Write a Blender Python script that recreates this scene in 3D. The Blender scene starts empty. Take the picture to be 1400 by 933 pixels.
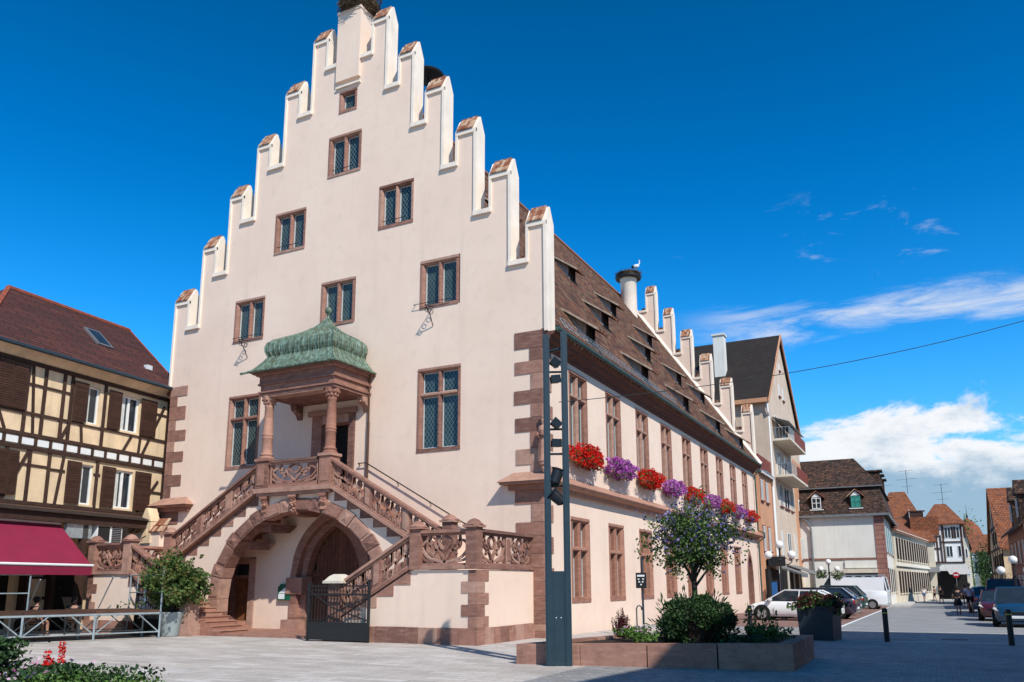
SUN, SKY, EXPO, CLD = 4.3, .11, .23, 7.5
import bpy, bmesh, math, random
from mathutils import Vector, Matrix, noise
random.seed(7)
R = math.radians
sc = bpy.context.scene
COL = sc.collection
rnd = random.random
def ru(a, b): return a + (b - a) * random.random()

# ------------------------------------------------------------------ materials
def newmat(name):
    m = bpy.data.materials.new(name); m.use_nodes = True
    nt = m.node_tree
    return m, nt, nt.nodes['Principled BSDF']
def nd(nt, t, **k):
    n = nt.nodes.new(t)
    for a, b in k.items(): setattr(n, a, b)
    return n
def lk(nt, a, b): nt.links.new(a, b)
def mixc(nt, fac, a, b, mode='MIX'):
    m = nd(nt, 'ShaderNodeMix', data_type='RGBA', blend_type=mode)
    for s, v in ((m.inputs['Factor'], fac), (m.inputs['A'], a), (m.inputs['B'], b)):
        if isinstance(v, bpy.types.NodeSocket): lk(nt, v, s)
        elif isinstance(v, (int, float)): s.default_value = v
        else: s.default_value = (*v, 1)
    return m.outputs['Result']
def ramp(nt, v, pts):
    r = nd(nt, 'ShaderNodeValToRGB'); lk(nt, v, r.inputs[0])
    e = r.color_ramp.elements
    while len(e) < len(pts): e.new(.5)
    for el, (p, c) in zip(e, pts):
        el.position = p; el.color = (*c, 1) if not isinstance(c, (int, float)) else (c, c, c, 1)
    return r.outputs[0]
def math_(nt, op, a, b=0.0, c=None):
    m = nd(nt, 'ShaderNodeMath', operation=op)
    for i, v in enumerate((a, b) if c is None else (a, b, c)):
        if isinstance(v, bpy.types.NodeSocket): lk(nt, v, m.inputs[i])
        else: m.inputs[i].default_value = v
    return m.outputs[0]
def objco(nt): return nd(nt, 'ShaderNodeTexCoord').outputs['Object']
def noise_(nt, vec, scale, detail=4, rough=.55, dist=0):
    n = nd(nt, 'ShaderNodeTexNoise'); lk(nt, vec, n.inputs['Vector'])
    n.inputs['Scale'].default_value = scale; n.inputs['Detail'].default_value = detail
    n.inputs['Roughness'].default_value = rough; n.inputs['Distortion'].default_value = dist
    return n.outputs[0]
def scalev(nt, vec, s):
    m = nd(nt, 'ShaderNodeMapping'); lk(nt, vec, m.inputs[0]); m.inputs['Scale'].default_value = s
    return m.outputs[0]
def bump(nt, b, h, s, d=.02):
    n = nd(nt, 'ShaderNodeBump'); lk(nt, h, n.inputs['Height'])
    n.inputs['Strength'].default_value = s; n.inputs['Distance'].default_value = d
    lk(nt, n.outputs[0], b.inputs['Normal'])
def dark(c, k): return tuple(x * k for x in c)
def mat(name, col, rough=.8, var=.18, scale=3.0, rv=0.0, rcol=None, bmp=.2, bsc=40, metal=0, spec=.3, streak=0, emit=None, coat=0):
    """plain surface: base colour with soft mottling, per-piece tint (rv) and a fine bump"""
    m, nt, b = newmat(name)
    v = objco(nt)
    n = noise_(nt, v, scale, 5)
    c = mixc(nt, ramp(nt, n, [(.3, 0), (.7, 1)]), dark(col, 1 - var), tuple(min(1, x * (1 + var * .6)) for x in col))
    if streak:
        s = noise_(nt, scalev(nt, v, (2.5, 2.5, .22)), 1.3, 5, .6)
        c = mixc(nt, math_(nt, 'MULTIPLY', ramp(nt, s, [(.5, 0), (.75, 1)]), streak), c, dark(col, .55))
    if rv or rcol:
        a = nd(nt, 'ShaderNodeAttribute', attribute_name='rnd')
        if rcol: c = mixc(nt, a.outputs['Fac'], c, rcol)
        if rv:
            f = math_(nt, 'MULTIPLY_ADD', a.outputs['Fac'], 2 * rv, 1 - rv)
            h = nd(nt, 'ShaderNodeHueSaturation'); lk(nt, f, h.inputs['Value']); lk(nt, c, h.inputs['Color']); c = h.outputs[0]
    lk(nt, c, b.inputs['Base Color'])
    b.inputs['Roughness'].default_value = rough; b.inputs['Metallic'].default_value = metal
    b.inputs['Specular IOR Level'].default_value = spec
    if coat: b.inputs['Coat Weight'].default_value = coat
    if bmp: bump(nt, b, noise_(nt, v, bsc, 4), bmp, .01)
    if emit: b.inputs['Emission Color'].default_value = (*col, 1); b.inputs['Emission Strength'].default_value = emit
    return m
def brickmat(name, cols, mortar, w, h, axis, rough=.85, msize=.012, bmp=.5, big=.35, bigcol=(.05, .05, .04), zk=1.0, off=.5, spec=.25):
    """axis: which object axes give (along, up) e.g. 'yz'"""
    m, nt, b = newmat(name)
    v = objco(nt)
    sx = nd(nt, 'ShaderNodeSeparateXYZ'); lk(nt, v, sx.inputs[0])
    cb = nd(nt, 'ShaderNodeCombineXYZ')
    ix = 'xyz'.index
    lk(nt, sx.outputs[ix(axis[0])], cb.inputs[0])
    lk(nt, math_(nt, 'MULTIPLY', sx.outputs[ix(axis[1])], zk), cb.inputs[1])
    br = nd(nt, 'ShaderNodeTexBrick'); lk(nt, cb.outputs[0], br.inputs['Vector'])
    br.offset = off
    br.inputs['Scale'].default_value = 1; br.inputs['Brick Width'].default_value = w; br.inputs['Row Height'].default_value = h
    br.inputs['Mortar Size'].default_value = msize; br.inputs['Mortar Smooth'].default_value = .3; br.inputs['Bias'].default_value = 0
    br.inputs['Color1'].default_value = (0, 0, 0, 1); br.inputs['Color2'].default_value = (1, 1, 1, 1); br.inputs['Mortar'].default_value = (.5, .5, .5, 1)
    n = len(cols)
    tint = ramp(nt, br.outputs['Color'], [((i + .5) / n, c) for i, c in enumerate(cols)])
    nz = noise_(nt, v, .7, 6, .65)
    tint = mixc(nt, math_(nt, 'MULTIPLY', ramp(nt, nz, [(.45, 0), (.7, 1)]), big), tint, bigcol)
    fine = noise_(nt, v, 14, 4, .6)
    tint = mixc(nt, .35, tint, ramp(nt, fine, [(.3, .25), (.7, .9)]), 'MULTIPLY')
    c = mixc(nt, br.outputs['Fac'], tint, mortar)
    lk(nt, c, b.inputs['Base Color']); b.inputs['Roughness'].default_value = rough
    b.inputs['Specular IOR Level'].default_value = spec
    inv = math_(nt, 'SUBTRACT', 1.0, br.outputs['Fac'])
    hh = math_(nt, 'MULTIPLY_ADD', fine, .25, inv)
    bump(nt, b, hh, bmp, .02)
    return m
def leafmat(name, cols, rough=.55, trans=.25):
    m, nt, b = newmat(name)
    a = nd(nt, 'ShaderNodeAttribute', attribute_name='rnd')
    c = ramp(nt, a.outputs['Fac'], [(i / max(1, len(cols) - 1), k) for i, k in enumerate(cols)])
    lk(nt, c, b.inputs['Base Color']); b.inputs['Roughness'].default_value = rough
    b.inputs['Specular IOR Level'].default_value = .3
    tr = nd(nt, 'ShaderNodeBsdfTranslucent'); lk(nt, c, tr.inputs[0])
    mx = nd(nt, 'ShaderNodeMixShader'); mx.inputs[0].default_value = trans
    lk(nt, b.outputs[0], mx.inputs[1]); lk(nt, tr.outputs[0], mx.inputs[2])
    lk(nt, mx.outputs[0], nt.nodes['Material Output'].inputs[0])
    return m

M = {}
def pm():
    # plaster of the town hall: warm pinkish cream with faint patches, rain streaks and hairline relief
    m, nt, b = newmat('pink_plaster'); v = objco(nt)
    base = (.76, .625, .545)
    n1 = noise_(nt, v, .35, 6, .6); n2 = noise_(nt, v, 2.2, 6, .65); n3 = noise_(nt, scalev(nt, v, (1.6, 1.6, .12)), 1.1, 5, .6)
    c = mixc(nt, ramp(nt, n1, [(.35, 0), (.65, 1)]), (.765, .585, .47), (.815, .64, .522))
    c = mixc(nt, math_(nt, 'MULTIPLY', ramp(nt, n2, [(.52, 0), (.72, 1)]), .32), c, (.60, .475, .40))
    c = mixc(nt, math_(nt, 'MULTIPLY', ramp(nt, n3, [(.55, 0), (.75, 1)]), .24), c, (.52, .42, .36))
    sx = nd(nt, 'ShaderNodeSeparateXYZ'); lk(nt, v, sx.inputs[0])
    low = ramp(nt, math_(nt, 'ADD', math_(nt, 'MULTIPLY', sx.outputs[2], 1.0), math_(nt, 'MULTIPLY', n2, 1.2)), [(.35, 1), (1.0, 0)])
    c = mixc(nt, math_(nt, 'MULTIPLY', low, .35), c, (.45, .36, .31))
    lk(nt, c, b.inputs['Base Color']); b.inputs['Roughness'].default_value = .9; b.inputs['Specular IOR Level'].default_value = .15
    bump(nt, b, math_(nt, 'ADD', noise_(nt, v, 60, 3), math_(nt, 'MULTIPLY', noise_(nt, v, 1.2, 3), 3.0)), .25, .012)
    return m
M['plaster'] = pm()
M['plaster2'] = mat('pale_band_plaster', (.84, .725, .61), .9, .1, 1.5, streak=.25)
def stone(name, c1, c2, c3):
    m, nt, b = newmat(name); v = objco(nt)
    a = nd(nt, 'ShaderNodeAttribute', attribute_name='rnd')
    c = ramp(nt, a.outputs['Fac'], [(0, c1), (.5, c2), (1, c3)])
    n = noise_(nt, v, 3, 8, .68)
    c = mixc(nt, math_(nt, 'MULTIPLY', ramp(nt, n, [(.45, 0), (.72, 1)]), .5), c, dark(c1, .55))
    n2 = noise_(nt, scalev(nt, v, (1, 1, 5)), 2.5, 5, .6)
    c = mixc(nt, math_(nt, 'MULTIPLY', ramp(nt, n2, [(.5, 0), (.7, 1)]), .25), c, tuple(min(1, x * 1.5) for x in c3))
    lk(nt, c, b.inputs['Base Color']); b.inputs['Roughness'].default_value = .85; b.inputs['Specular IOR Level'].default_value = .2
    bump(nt, b, noise_(nt, v, 28, 6, .7), .45, .015)
    return m
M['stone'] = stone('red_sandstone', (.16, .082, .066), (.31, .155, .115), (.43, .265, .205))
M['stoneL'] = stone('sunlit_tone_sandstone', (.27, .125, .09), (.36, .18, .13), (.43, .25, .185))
M['stoneD'] = stone('dark_brown_wood_cornice', (.10, .045, .035), (.13, .06, .045), (.16, .08, .06))
M['glass'] = None
def leadglass():
    m, nt, b = newmat('leaded_window_glass'); v = objco(nt)
    sx = nd(nt, 'ShaderNodeSeparateXYZ'); lk(nt, v, sx.inputs[0])
    k = 9.0
    def line(sign):
        u = math_(nt, 'ADD', math_(nt, 'MULTIPLY', sx.outputs[0], 6.4), math_(nt, 'MULTIPLY', sx.outputs[2], 4.4 * sign))
        f = math_(nt, 'FRACT', u)
        d = math_(nt, 'ABSOLUTE', math_(nt, 'SUBTRACT', f, .5))
        return math_(nt, 'LESS_THAN', d, .075)
    l = math_(nt, 'MAXIMUM', line(1), line(-1))
    n = noise_(nt, v, 2.0, 3); oi = nd(nt, 'ShaderNodeObjectInfo').outputs['Random']
    c = mixc(nt, l, ramp(nt, n, [(.3, (.006, .016, .022)), (.7, (.018, .04, .05))]), (.11, .17, .18))
    c = mixc(nt, math_(nt, 'MULTIPLY', oi, .55), c, mixc(nt, n, (.01, .03, .03), (.10, .13, .11)))
    lk(nt, c, b.inputs['Base Color'])
    lk(nt, math_(nt, 'MULTIPLY_ADD', l, .4, .06), b.inputs['Roughness'])
    bump(nt, b, math_(nt, 'ADD', l, math_(nt, 'MULTIPLY', n, 2.0)), .35, .01)
    return m
M['glass'] = leadglass()
M['pane'] = mat('window_pane', (.02, .03, .04), .06, .3, 2, bmp=.05, bsc=3, spec=.6)
M['curtain'] = mat('net_curtain', (.55, .58, .56), .9, .2, 6)
M['white'] = mat('white_paint', (.74, .75, .74), .5, .06, 4, bmp=.05)
M['iron'] = mat('black_iron', (.018, .019, .021), .5, .2, 8, bmp=.15)
M['wood'] = mat('oak_door', (.17, .07, .03), .6, .35, 5, rv=.25, streak=.3)
M['woodD'] = mat('dark_door_wood', (.12, .042, .022), .6, .35, 5, rv=.3)
M['void'] = mat('dark_interior', (.012, .011, .011), .9, .2, 2, bmp=0)
M['copper'] = None
def copper():
    m, nt, b = newmat('copper_patina'); v = objco(nt)
    n = noise_(nt, v, 5, 6, .65); s = noise_(nt, scalev(nt, v, (5, 5, .8)), 2.2, 6, .65)
    c = mixc(nt, ramp(nt, n, [(.35, 0), (.65, 1)]), (.105, .175, .14), (.25, .36, .29))
    c = mixc(nt, math_(nt, 'MULTIPLY', ramp(nt, s, [(.44, 0), (.58, 1)]), .85), c, (.06, .07, .035))
    a = nd(nt, 'ShaderNodeAttribute', attribute_name='rnd')
    c = mixc(nt, math_(nt, 'MULTIPLY', a.outputs['Fac'], .35), c, (.10, .12, .06))
    lk(nt, c, b.inputs['Base Color']); b.inputs['Roughness'].default_value = .6; b.inputs['Metallic'].default_value = .15
    bump(nt, b, n, .3, .02); return m
M['copper'] = copper()
M['gutter'] = mat('green_copper_gutter', (.045, .085, .075), .5, .35, 3)
M['zinc'] = mat('zinc_pipe', (.22, .23, .24), .45, .2, 3, metal=.4)
M['pipe'] = mat('brown_pipe', (.09, .045, .03), .5, .2, 3)
M['lead'] = mat('white_flashing', (.70, .73, .76), .4, .1, 3, metal=.2)
BR = [(.10, .045, .026), (.34, .13, .06), (.18, .075, .042), (.44, .20, .10), (.12, .06, .038), (.38, .23, .13), (.24, .10, .055)]
M['roof'] = brickmat('old_brown_tiles', BR, (.015, .011, .01), .34, .30, 'yz', zk=1.21, msize=.05, big=.3, bigcol=(.09, .055, .035), bmp=1.0)
M['tilecap'] = mat('orange_cap_tiles', (.42, .13, .06), .8, .3, 8, rv=.5, rcol=(.34, .25, .17))
M['roofred'] = brickmat('dark_red_tiles', [(.10, .028, .022), (.135, .04, .028), (.115, .034, .026)], (.03, .012, .01), .22, .17, 'xz', zk=1.37, msize=.02, big=.3, bigcol=(.08, .03, .025))
M['roofdark'] = brickmat('charcoal_tiles', [(.03, .022, .019), (.04, .028, .024), (.03, .024, .021)], (.012, .01, .01), .3, .2, 'xz', msize=.02)
M['roofmix'] = brickmat('mottled_brown_tiles', [(.035, .022, .018), (.12, .06, .04), (.05, .03, .024), (.18, .09, .06), (.05, .034, .03)], (.015, .012, .01), .26, .17, 'xz', msize=.025)
M['rooforange'] = brickmat('orange_tiles', [(.34, .10, .04), (.45, .16, .07), (.27, .09, .045), (.40, .15, .08), (.2, .08, .05)], (.10, .04, .02), .27, .2, 'xz', msize=.03)
M['rooforangeY'] = brickmat('orange_tiles_along', [(.34, .10, .04), (.45, .16, .07), (.27, .09, .045), (.40, .15, .08), (.2, .08, .05)], (.10, .04, .02), .27, .2, 'yz', msize=.03)
M['ochre'] = mat('yellow_ochre_plaster', (.74, .56, .36), .9, .2, 1.2, streak=.4)
M['timber'] = mat('dark_timber', (.05, .025, .018), .75, .3, 6, rv=.2)
M['shutter'] = mat('brown_shutter', (.055, .025, .017), .6, .2, 4, rv=.25)
M['awning'] = mat('burgundy_awning_cloth', (.22, .014, .045), .75, .1, 1.5, bmp=.05)
M['steel'] = mat('galvanised_steel', (.42, .49, .52), .42, .2, 6, metal=.55)
M['post'] = mat('blue_grey_painted_steel', (.015, .036, .052), .42, .15, 4, spec=.45)
M['spot'] = mat('black_lamp_housing', (.015, .02, .025), .4, .2, 6)
M['orange'] = mat('orange_plaster', (.56, .29, .17), .9, .12, 1.5, streak=.3)
M['beige'] = mat('beige_plaster', (.60, .475, .37), .9, .12, 1.0, streak=.35)
M['greywall'] = mat('grey_white_plaster', (.70, .69, .64), .9, .06, .8, streak=.25)
M['cream'] = mat('cream_plaster', (.62, .56, .46), .9, .1, 1.2, streak=.25)
M['brownrail'] = mat('red_brown_boarding', (.20, .05, .032), .7, .2, 3, streak=.4)
M['blueshut'] = mat('pale_blue_shutter', (.14, .30, .36), .6, .2, 3)
M['greenframe'] = mat('green_window_frame', (.04, .25, .20), .5, .2, 3)
M['pinkrust'] = brickmat('rusticated_pink_stone', [(.34, .16, .13), (.40, .20, .16), (.37, .18, .15)], (.14, .07, .06), 2.2, .42, 'xz', msize=.03)
M['nest'] = mat('nest_twigs', (.09, .06, .035), .95, .4, 20, rv=.5)
M['deckwood'] = mat('weathered_deck_wood', (.075, .035, .022), .75, .3, 5, rv=.3)
M['weathered'] = mat('eave_shaded_cheek_render', (.46, .39, .33), .9, .3, 4, streak=.4)  # eave shadow painted into the cheek colour, on top of its own grey
M['verge'] = mat('pale_mortar_verge', (.42, .34, .27), .9, .3, 6)
M['lampgrey'] = mat('pale_grey_cloth', (.42, .41, .40), .85, .1, 2)
M['ridgered'] = mat('red_ridge_tiles', (.26, .07, .04), .8, .35, 6)
M['case'] = mat('grey_white_casement', (.50, .55, .56), .5, .1, 4)
M['terra'] = mat('terracotta_pot', (.32, .37, .38), .7, .15, 3)
M['soil'] = mat('dark_soil', (.035, .022, .015), 1, .3, 10)
M['bark'] = mat('grey_bark', (.055, .045, .038), .95, .35, 9, bmp=.6)
M['darkbox'] = mat('charcoal_planter_metal', (.018, .028, .038), .5, .15, 3)
M['tyre'] = mat('tyre_rubber', (.012, .012, .012), .85, .1, 9)
M['rim'] = mat('alloy_rim', (.4, .41, .42), .3, .1, 6, metal=.7)
M['lampwhite'] = mat('opal_globe', (.80, .80, .80), .25, .03, 2, bmp=0, spec=.5)
M['skin'] = mat('skin', (.38, .21, .15), .6, .1, 10)
M['hair'] = mat('dark_hair', (.02, .013, .01), .5, .2, 20)
M['signgreen'] = mat('dark_green_notice', (.012, .10, .06), .4, .1, 3)
M['signwhite'] = mat('white_lettering', (.75, .78, .80), .5, .05, 3, bmp=0)
M['gold'] = mat('gilded_metal', (.5, .4, .08), .4, .2, 8, metal=.5)
def carpaint(n, c): return mat(n, c, .28, .03, 2, bmp=0, spec=.5, coat=.8)
G1 = [(.012, .028, .008), (.035, .075, .018), (.13, .21, .05), (.06, .11, .03)]
M['leaf'] = leafmat('green_leaves', G1)
M['leafD'] = leafmat('dark_hedge_leaves', [(.008, .022, .007), (.02, .052, .014), (.045, .095, .025)], trans=.12)
M['leafY'] = leafmat('glossy_shrub_leaves', [(.02, .045, .012), (.05, .10, .022), (.12, .18, .045), (.17, .13, .04)])
M['leafB'] = leafmat('light_green_leaves', [(.05, .11, .02), (.09, .18, .03), (.14, .24, .05)])
M['fred'] = leafmat('red_petals', [(.55, .008, .004), (.75, .02, .008), (.62, .012, .02)], trans=.3)
M['fpur'] = leafmat('purple_petals', [(.35, .045, .40), (.55, .10, .52), (.62, .25, .60), (.28, .03, .36)], trans=.3)
M['fblu'] = leafmat('violet_petals', [(.12, .10, .26), (.22, .19, .40), (.32, .28, .46)], trans=.3)
M['fpink'] = leafmat('pink_white_petals', [(.6, .3, .45), (.7, .6, .65), (.55, .1, .3)], trans=.3)
M['fdark'] = leafmat('dark_red_leaves', [(.06, .008, .012), (.12, .012, .02), (.03, .02, .015)], trans=.2)

# ------------------------------------------------------------------ mesh helper
ORG = {}
class MB:
    def __init__(s): s.v = []; s.f = []; s.r = []; s.T = None; s.a = []; s.c = []
    def add(s, vs, fs, r=None):
        o = len(s.v); s.a.append((o, len(s.f)))
        if s.T is not None: vs = [tuple(s.T @ Vector(p)) for p in vs]
        s.v += [tuple(p) for p in vs]
        r = rnd() if r is None else r
        for f in fs: s.f.append([i + o for i in f]); s.r.append(r)
        return s
    def box(s, x0, x1, y0, y1, z0, z1, r=None):
        if x0 > x1: x0, x1 = x1, x0
        if y0 > y1: y0, y1 = y1, y0
        if z0 > z1: z0, z1 = z1, z0
        return s.add([(x0, y0, z0), (x1, y0, z0), (x1, y1, z0), (x0, y1, z0), (x0, y0, z1), (x1, y0, z1), (x1, y1, z1), (x0, y1, z1)],
                     [(0, 3, 2, 1), (4, 5, 6, 7), (0, 1, 5, 4), (1, 2, 6, 5), (2, 3, 7, 6), (3, 0, 4, 7)], r)
    def hexa(s, b, t, r=None):
        """bottom 4 points, top 4 points (same order)"""
        return s.add(list(b) + list(t), [(0, 3, 2, 1), (4, 5, 6, 7), (0, 1, 5, 4), (1, 2, 6, 5), (2, 3, 7, 6), (3, 0, 4, 7)], r)
    def prism(s, poly, a0, a1, ax='y', r=None):
        """poly of 2D points in the plane normal to ax; ax 'y': (x,z), 'x': (y,z), 'z': (x,y)"""
        n = len(poly)
        def P(p, a): return {'y': (p[0], a, p[1]), 'x': (a, p[0], p[1]), 'z': (p[0], p[1], a)}[ax]
        vs = [P(p, a0) for p in poly] + [P(p, a1) for p in poly]
        fs = [tuple(range(n)), tuple(range(2 * n - 1, n - 1, -1))] + [(i, (i + 1) % n, n + (i + 1) % n, n + i) for i in range(n)]
        return s.add(vs, fs, r)
    def tube(s, pts, rad, n=6, cap=True, r=None, flat=None):
        pts = [Vector(p) for p in pts]; vs = []; fs = []
        rads = rad if isinstance(rad, (list, tuple)) else [rad] * len(pts)
        up = Vector((0, 0, 1))
        prev = None
        for i, p in enumerate(pts):
            d = (pts[min(i + 1, len(pts) - 1)] - pts[max(i - 1, 0)])
            if d.length < 1e-9: d = up
            d.normalize()
            a = d.cross(up) if prev is None else prev - d * prev.dot(d)
            if a.length < 1e-4: a = d.cross(Vector((0, 1, 0))) if prev is None else prev
            if a.length < 1e-4: a = Vector((1, 0, 0))
            a.normalize(); b = d.cross(a); prev = a
            for k in range(n):
                t = 2 * math.pi * (k + .5) / n
                vs.append(p + a * math.cos(t) * rads[i] + b * math.sin(t) * rads[i] * (flat or 1))
        for i in range(len(pts) - 1):
            for k in range(n):
                k2 = (k + 1) % n
                fs.append((i * n + k, i * n + k2, (i + 1) * n + k2, (i + 1) * n + k))
        if cap: fs += [tuple(range(n - 1, -1, -1)), tuple(range((len(pts) - 1) * n, len(pts) * n))]
        return s.add(vs, fs, r)
    def lathe(s, prof, c=(0, 0, 0), n=16, sx=1, sy=1, r=None, rot=0):
        vs = []; fs = []
        for (ra, z) in prof:
            for k in range(n):
                t = 2 * math.pi * k / n + rot
                vs.append((c[0] + ra * math.cos(t) * sx, c[1] + ra * math.sin(t) * sy, c[2] + z))
        m = len(prof)
        for i in range(m - 1):
            for k in range(n):
                k2 = (k + 1) % n
                fs.append((i * n + k, i * n + k2, (i + 1) * n + k2, (i + 1) * n + k))
        fs += [tuple(range(n - 1, -1, -1)), tuple(range((m - 1) * n, m * n))]
        return s.add(vs, fs, r)
    def ball(s, c, rad, n=10, sx=1, sy=1, sz=1, r=None):
        m = max(5, n // 2)
        return s.lathe([(rad * math.sin(math.pi * (i + .04) / (m + .08)), -rad * sz * math.cos(math.pi * (i + .04) / (m + .08))) for i in range(m + 1)], c, n, sx, sy, r)
    def leaf(s, c, size, r=None, up=.3, asp=.6):
        a = Vector((ru(-1, 1), ru(-1, 1), ru(-1, 1)))
        if a.length < .01: a = Vector((1, 0, 0))
        a.normalize(); b = a.cross(Vector((ru(-1, 1), ru(-1, 1), ru(-.5, 1) + up)))
        if b.length < .01: b = Vector((0, 0, 1))
        b.normalize(); n = a.cross(b); c = Vector(c); h = size * .5
        s.add([c - a * h, c - b * h * asp + n * h * .15, c + a * h, c + b * h * asp + n * h * .15], [(0, 1, 2, 3)], r)
    def cloud(s, c, rx, ry, rz, n, size, shell=.55, lump=.35, seed=0, cut=None, fn=None):
        """leaves through an uneven volume"""
        k = 0; tries = 0
        while k < n and tries < n * 20:
            tries += 1
            d = Vector((random.gauss(0, 1), random.gauss(0, 1), random.gauss(0, 1))); d.normalize()
            q = shell + (1 - shell) * rnd() ** .6 if rnd() < .8 else rnd()
            lum = 1 + lump * (noise.noise(d * 2.3 + Vector((seed, seed * 1.7, 0))) * 2)
            p = Vector((c[0] + d.x * rx * q * lum, c[1] + d.y * ry * q * lum, c[2] + d.z * rz * q * lum))
            if noise.noise(p * 2.2 / max(rx, .3) + Vector((seed, 3, seed))) < -.28: continue
            if cut and not cut(p): continue
            g = noise.noise(p * 3 + Vector((seed * 3, 0, 0)))
            r = min(1, max(0, .5 + g * .8 + ru(-.25, .25)))
            if fn: fn(p, size * ru(.6, 1.3), r)
            else: s.leaf(p, size * ru(.6, 1.3), r)
            k += 1
        return s
    def cut(s): s.c.append((len(s.v), len(s.f))); return s
    def build_each(s, name, mt, parent=None, **k):
        marks = s.c or s.a
        if marks[0] != (0, 0): marks = [(0, 0)] + marks
        marks = [m for m in marks if m[0] < len(s.v)] + [(len(s.v), len(s.f))]; out = []
        for (v0, f0), (v1, f1) in zip(marks[:-1], marks[1:]):
            if f1 <= f0: continue
            q = MB(); q.v = s.v[v0:v1]; q.f = [[i - v0 for i in f] for f in s.f[f0:f1]]; q.r = s.r[f0:f1]
            out.append(q.build(name, mt, parent, **k))
        return out
    def build(s, name, mt, parent=None, org=None, smooth=False):
        me = bpy.data.meshes.new(name)
        o = Vector(org) if org is not None else Vector(ORG.get(parent.name, (0, 0, 0))) if parent else Vector((0, 0, 0))
        vs = [(p[0] - o[0], p[1] - o[1], p[2] - o[2]) for p in s.v] if o.length else s.v
        me.from_pydata(vs, [], s.f)
        at = me.attributes.new('rnd', 'FLOAT', 'FACE'); at.data.foreach_set('value', s.r)
        me.materials.append(M[mt] if isinstance(mt, str) else mt)
        if len(s.f) < 20000:
            bm = bmesh.new(); bm.from_mesh(me); bmesh.ops.recalc_face_normals(bm, faces=bm.faces); bm.to_mesh(me); bm.free()
        if smooth:
            me.polygons.foreach_set('use_smooth', [True] * len(me.polygons))
            me.set_sharp_from_angle(angle=R(40))
        ob = bpy.data.objects.new(name, me); COL.objects.link(ob)
        if parent: ob.parent = parent; ORG[ob.name] = tuple(o)
        elif org is not None: ob.location = org
        return ob
def tag(o, label=None, cat=None, group=None, kind=None):
    if label: o['label'] = label
    if cat: o['category'] = cat
    if group: o['group'] = group
    if kind: o['kind'] = kind
    return o
def thing(name, label, cat, loc=(0, 0, 0), rz=0, group=None):
    o = bpy.data.objects.new(name, None); COL.objects.link(o); o.location = loc; o.rotation_euler = (0, 0, rz)
    o.empty_display_size = .2
    ORG[o.name] = tuple(loc) if rz == 0 else (0, 0, 0)
    return tag(o, label, cat, group)
KIDS = {}
def copytree(o, parent=None):
    c = o.copy(); COL.objects.link(c); c.parent = parent; ORG[c.name] = ORG.get(o.name, (0, 0, 0))
    for ch in list(o.children): copytree(ch, c)
    return c
def dup(o, loc, rz=None, label=None, group=None):
    c = copytree(o); c.location = loc
    if rz is not None: c.rotation_euler = (0, 0, rz)
    if label: c['label'] = label
    if group: c['group'] = group
    return c
def cellwall(mb, xs, zs, inside, y0, y1, W=lambda x, y, z: (x, y, z), back=True):
    """wall of cells: inside(xc,zc) tells which are solid; y0 outer face, y1 inner face"""
    xs = sorted(set(round(x, 4) for x in xs)); zs = sorted(set(round(z, 4) for z in zs))
    nx, nz = len(xs) - 1, len(zs) - 1
    g = [[inside((xs[i] + xs[i + 1]) / 2, (zs[j] + zs[j + 1]) / 2) for j in range(nz)] for i in range(nx)]
    Q = lambda *p: mb.add([W(*q) for q in p], [(0, 1, 2, 3)], .5)
    for i in range(nx):
        for j in range(nz):
            if not g[i][j]: continue
            a, b, c, d = xs[i], xs[i + 1], zs[j], zs[j + 1]
            Q((a, y0, c), (b, y0, c), (b, y0, d), (a, y0, d))
            if back: Q((a, y1, c), (a, y1, d), (b, y1, d), (b, y1, c))
            if i == 0 or not g[i - 1][j]: Q((a, y0, c), (a, y0, d), (a, y1, d), (a, y1, c))
            if i == nx - 1 or not g[i + 1][j]: Q((b, y0, c), (b, y1, c), (b, y1, d), (b, y0, d))
            if j == 0 or not g[i][j - 1]: Q((a, y0, c), (a, y1, c), (b, y1, c), (b, y0, c))
            if j == nz - 1 or not g[i][j + 1]: Q((a, y0, d), (b, y0, d), (b, y1, d), (a, y1, d))
def strips(mb, xs, lo, hi, y0, y1, r=.5, W=lambda x, y, z: (x, y, z)):
    """solid between curves lo(x) and hi(x), from y0 to y1"""
    for a, b in zip(xs[:-1], xs[1:]):
        la, lb, ha, hb = lo(a), lo(b), hi(a), hi(b)
        if ha - la < 1e-4 and hb - lb < 1e-4: continue
        P = [W(a, y0, la), W(b, y0, lb), W(b, y0, hb), W(a, y0, ha), W(a, y1, la), W(b, y1, lb), W(b, y1, hb), W(a, y1, ha)]
        fs = [(0, 1, 2, 3), (7, 6, 5, 4), (3, 2, 6, 7), (0, 4, 5, 1)]
        if a == xs[0]: fs.append((0, 3, 7, 4))
        if b == xs[-1]: fs.append((1, 5, 6, 2))
        mb.add(P, fs, r)
def lin(x0, z0, x1, z1): return lambda x: z0 + (z1 - z0) * (x - x0) / (x1 - x0)
def frange(a, b, n): return [a + (b - a) * i / n for i in range(n + 1)]
def gz(y): return -.006 * y if y > 0 else 0.0
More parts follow.
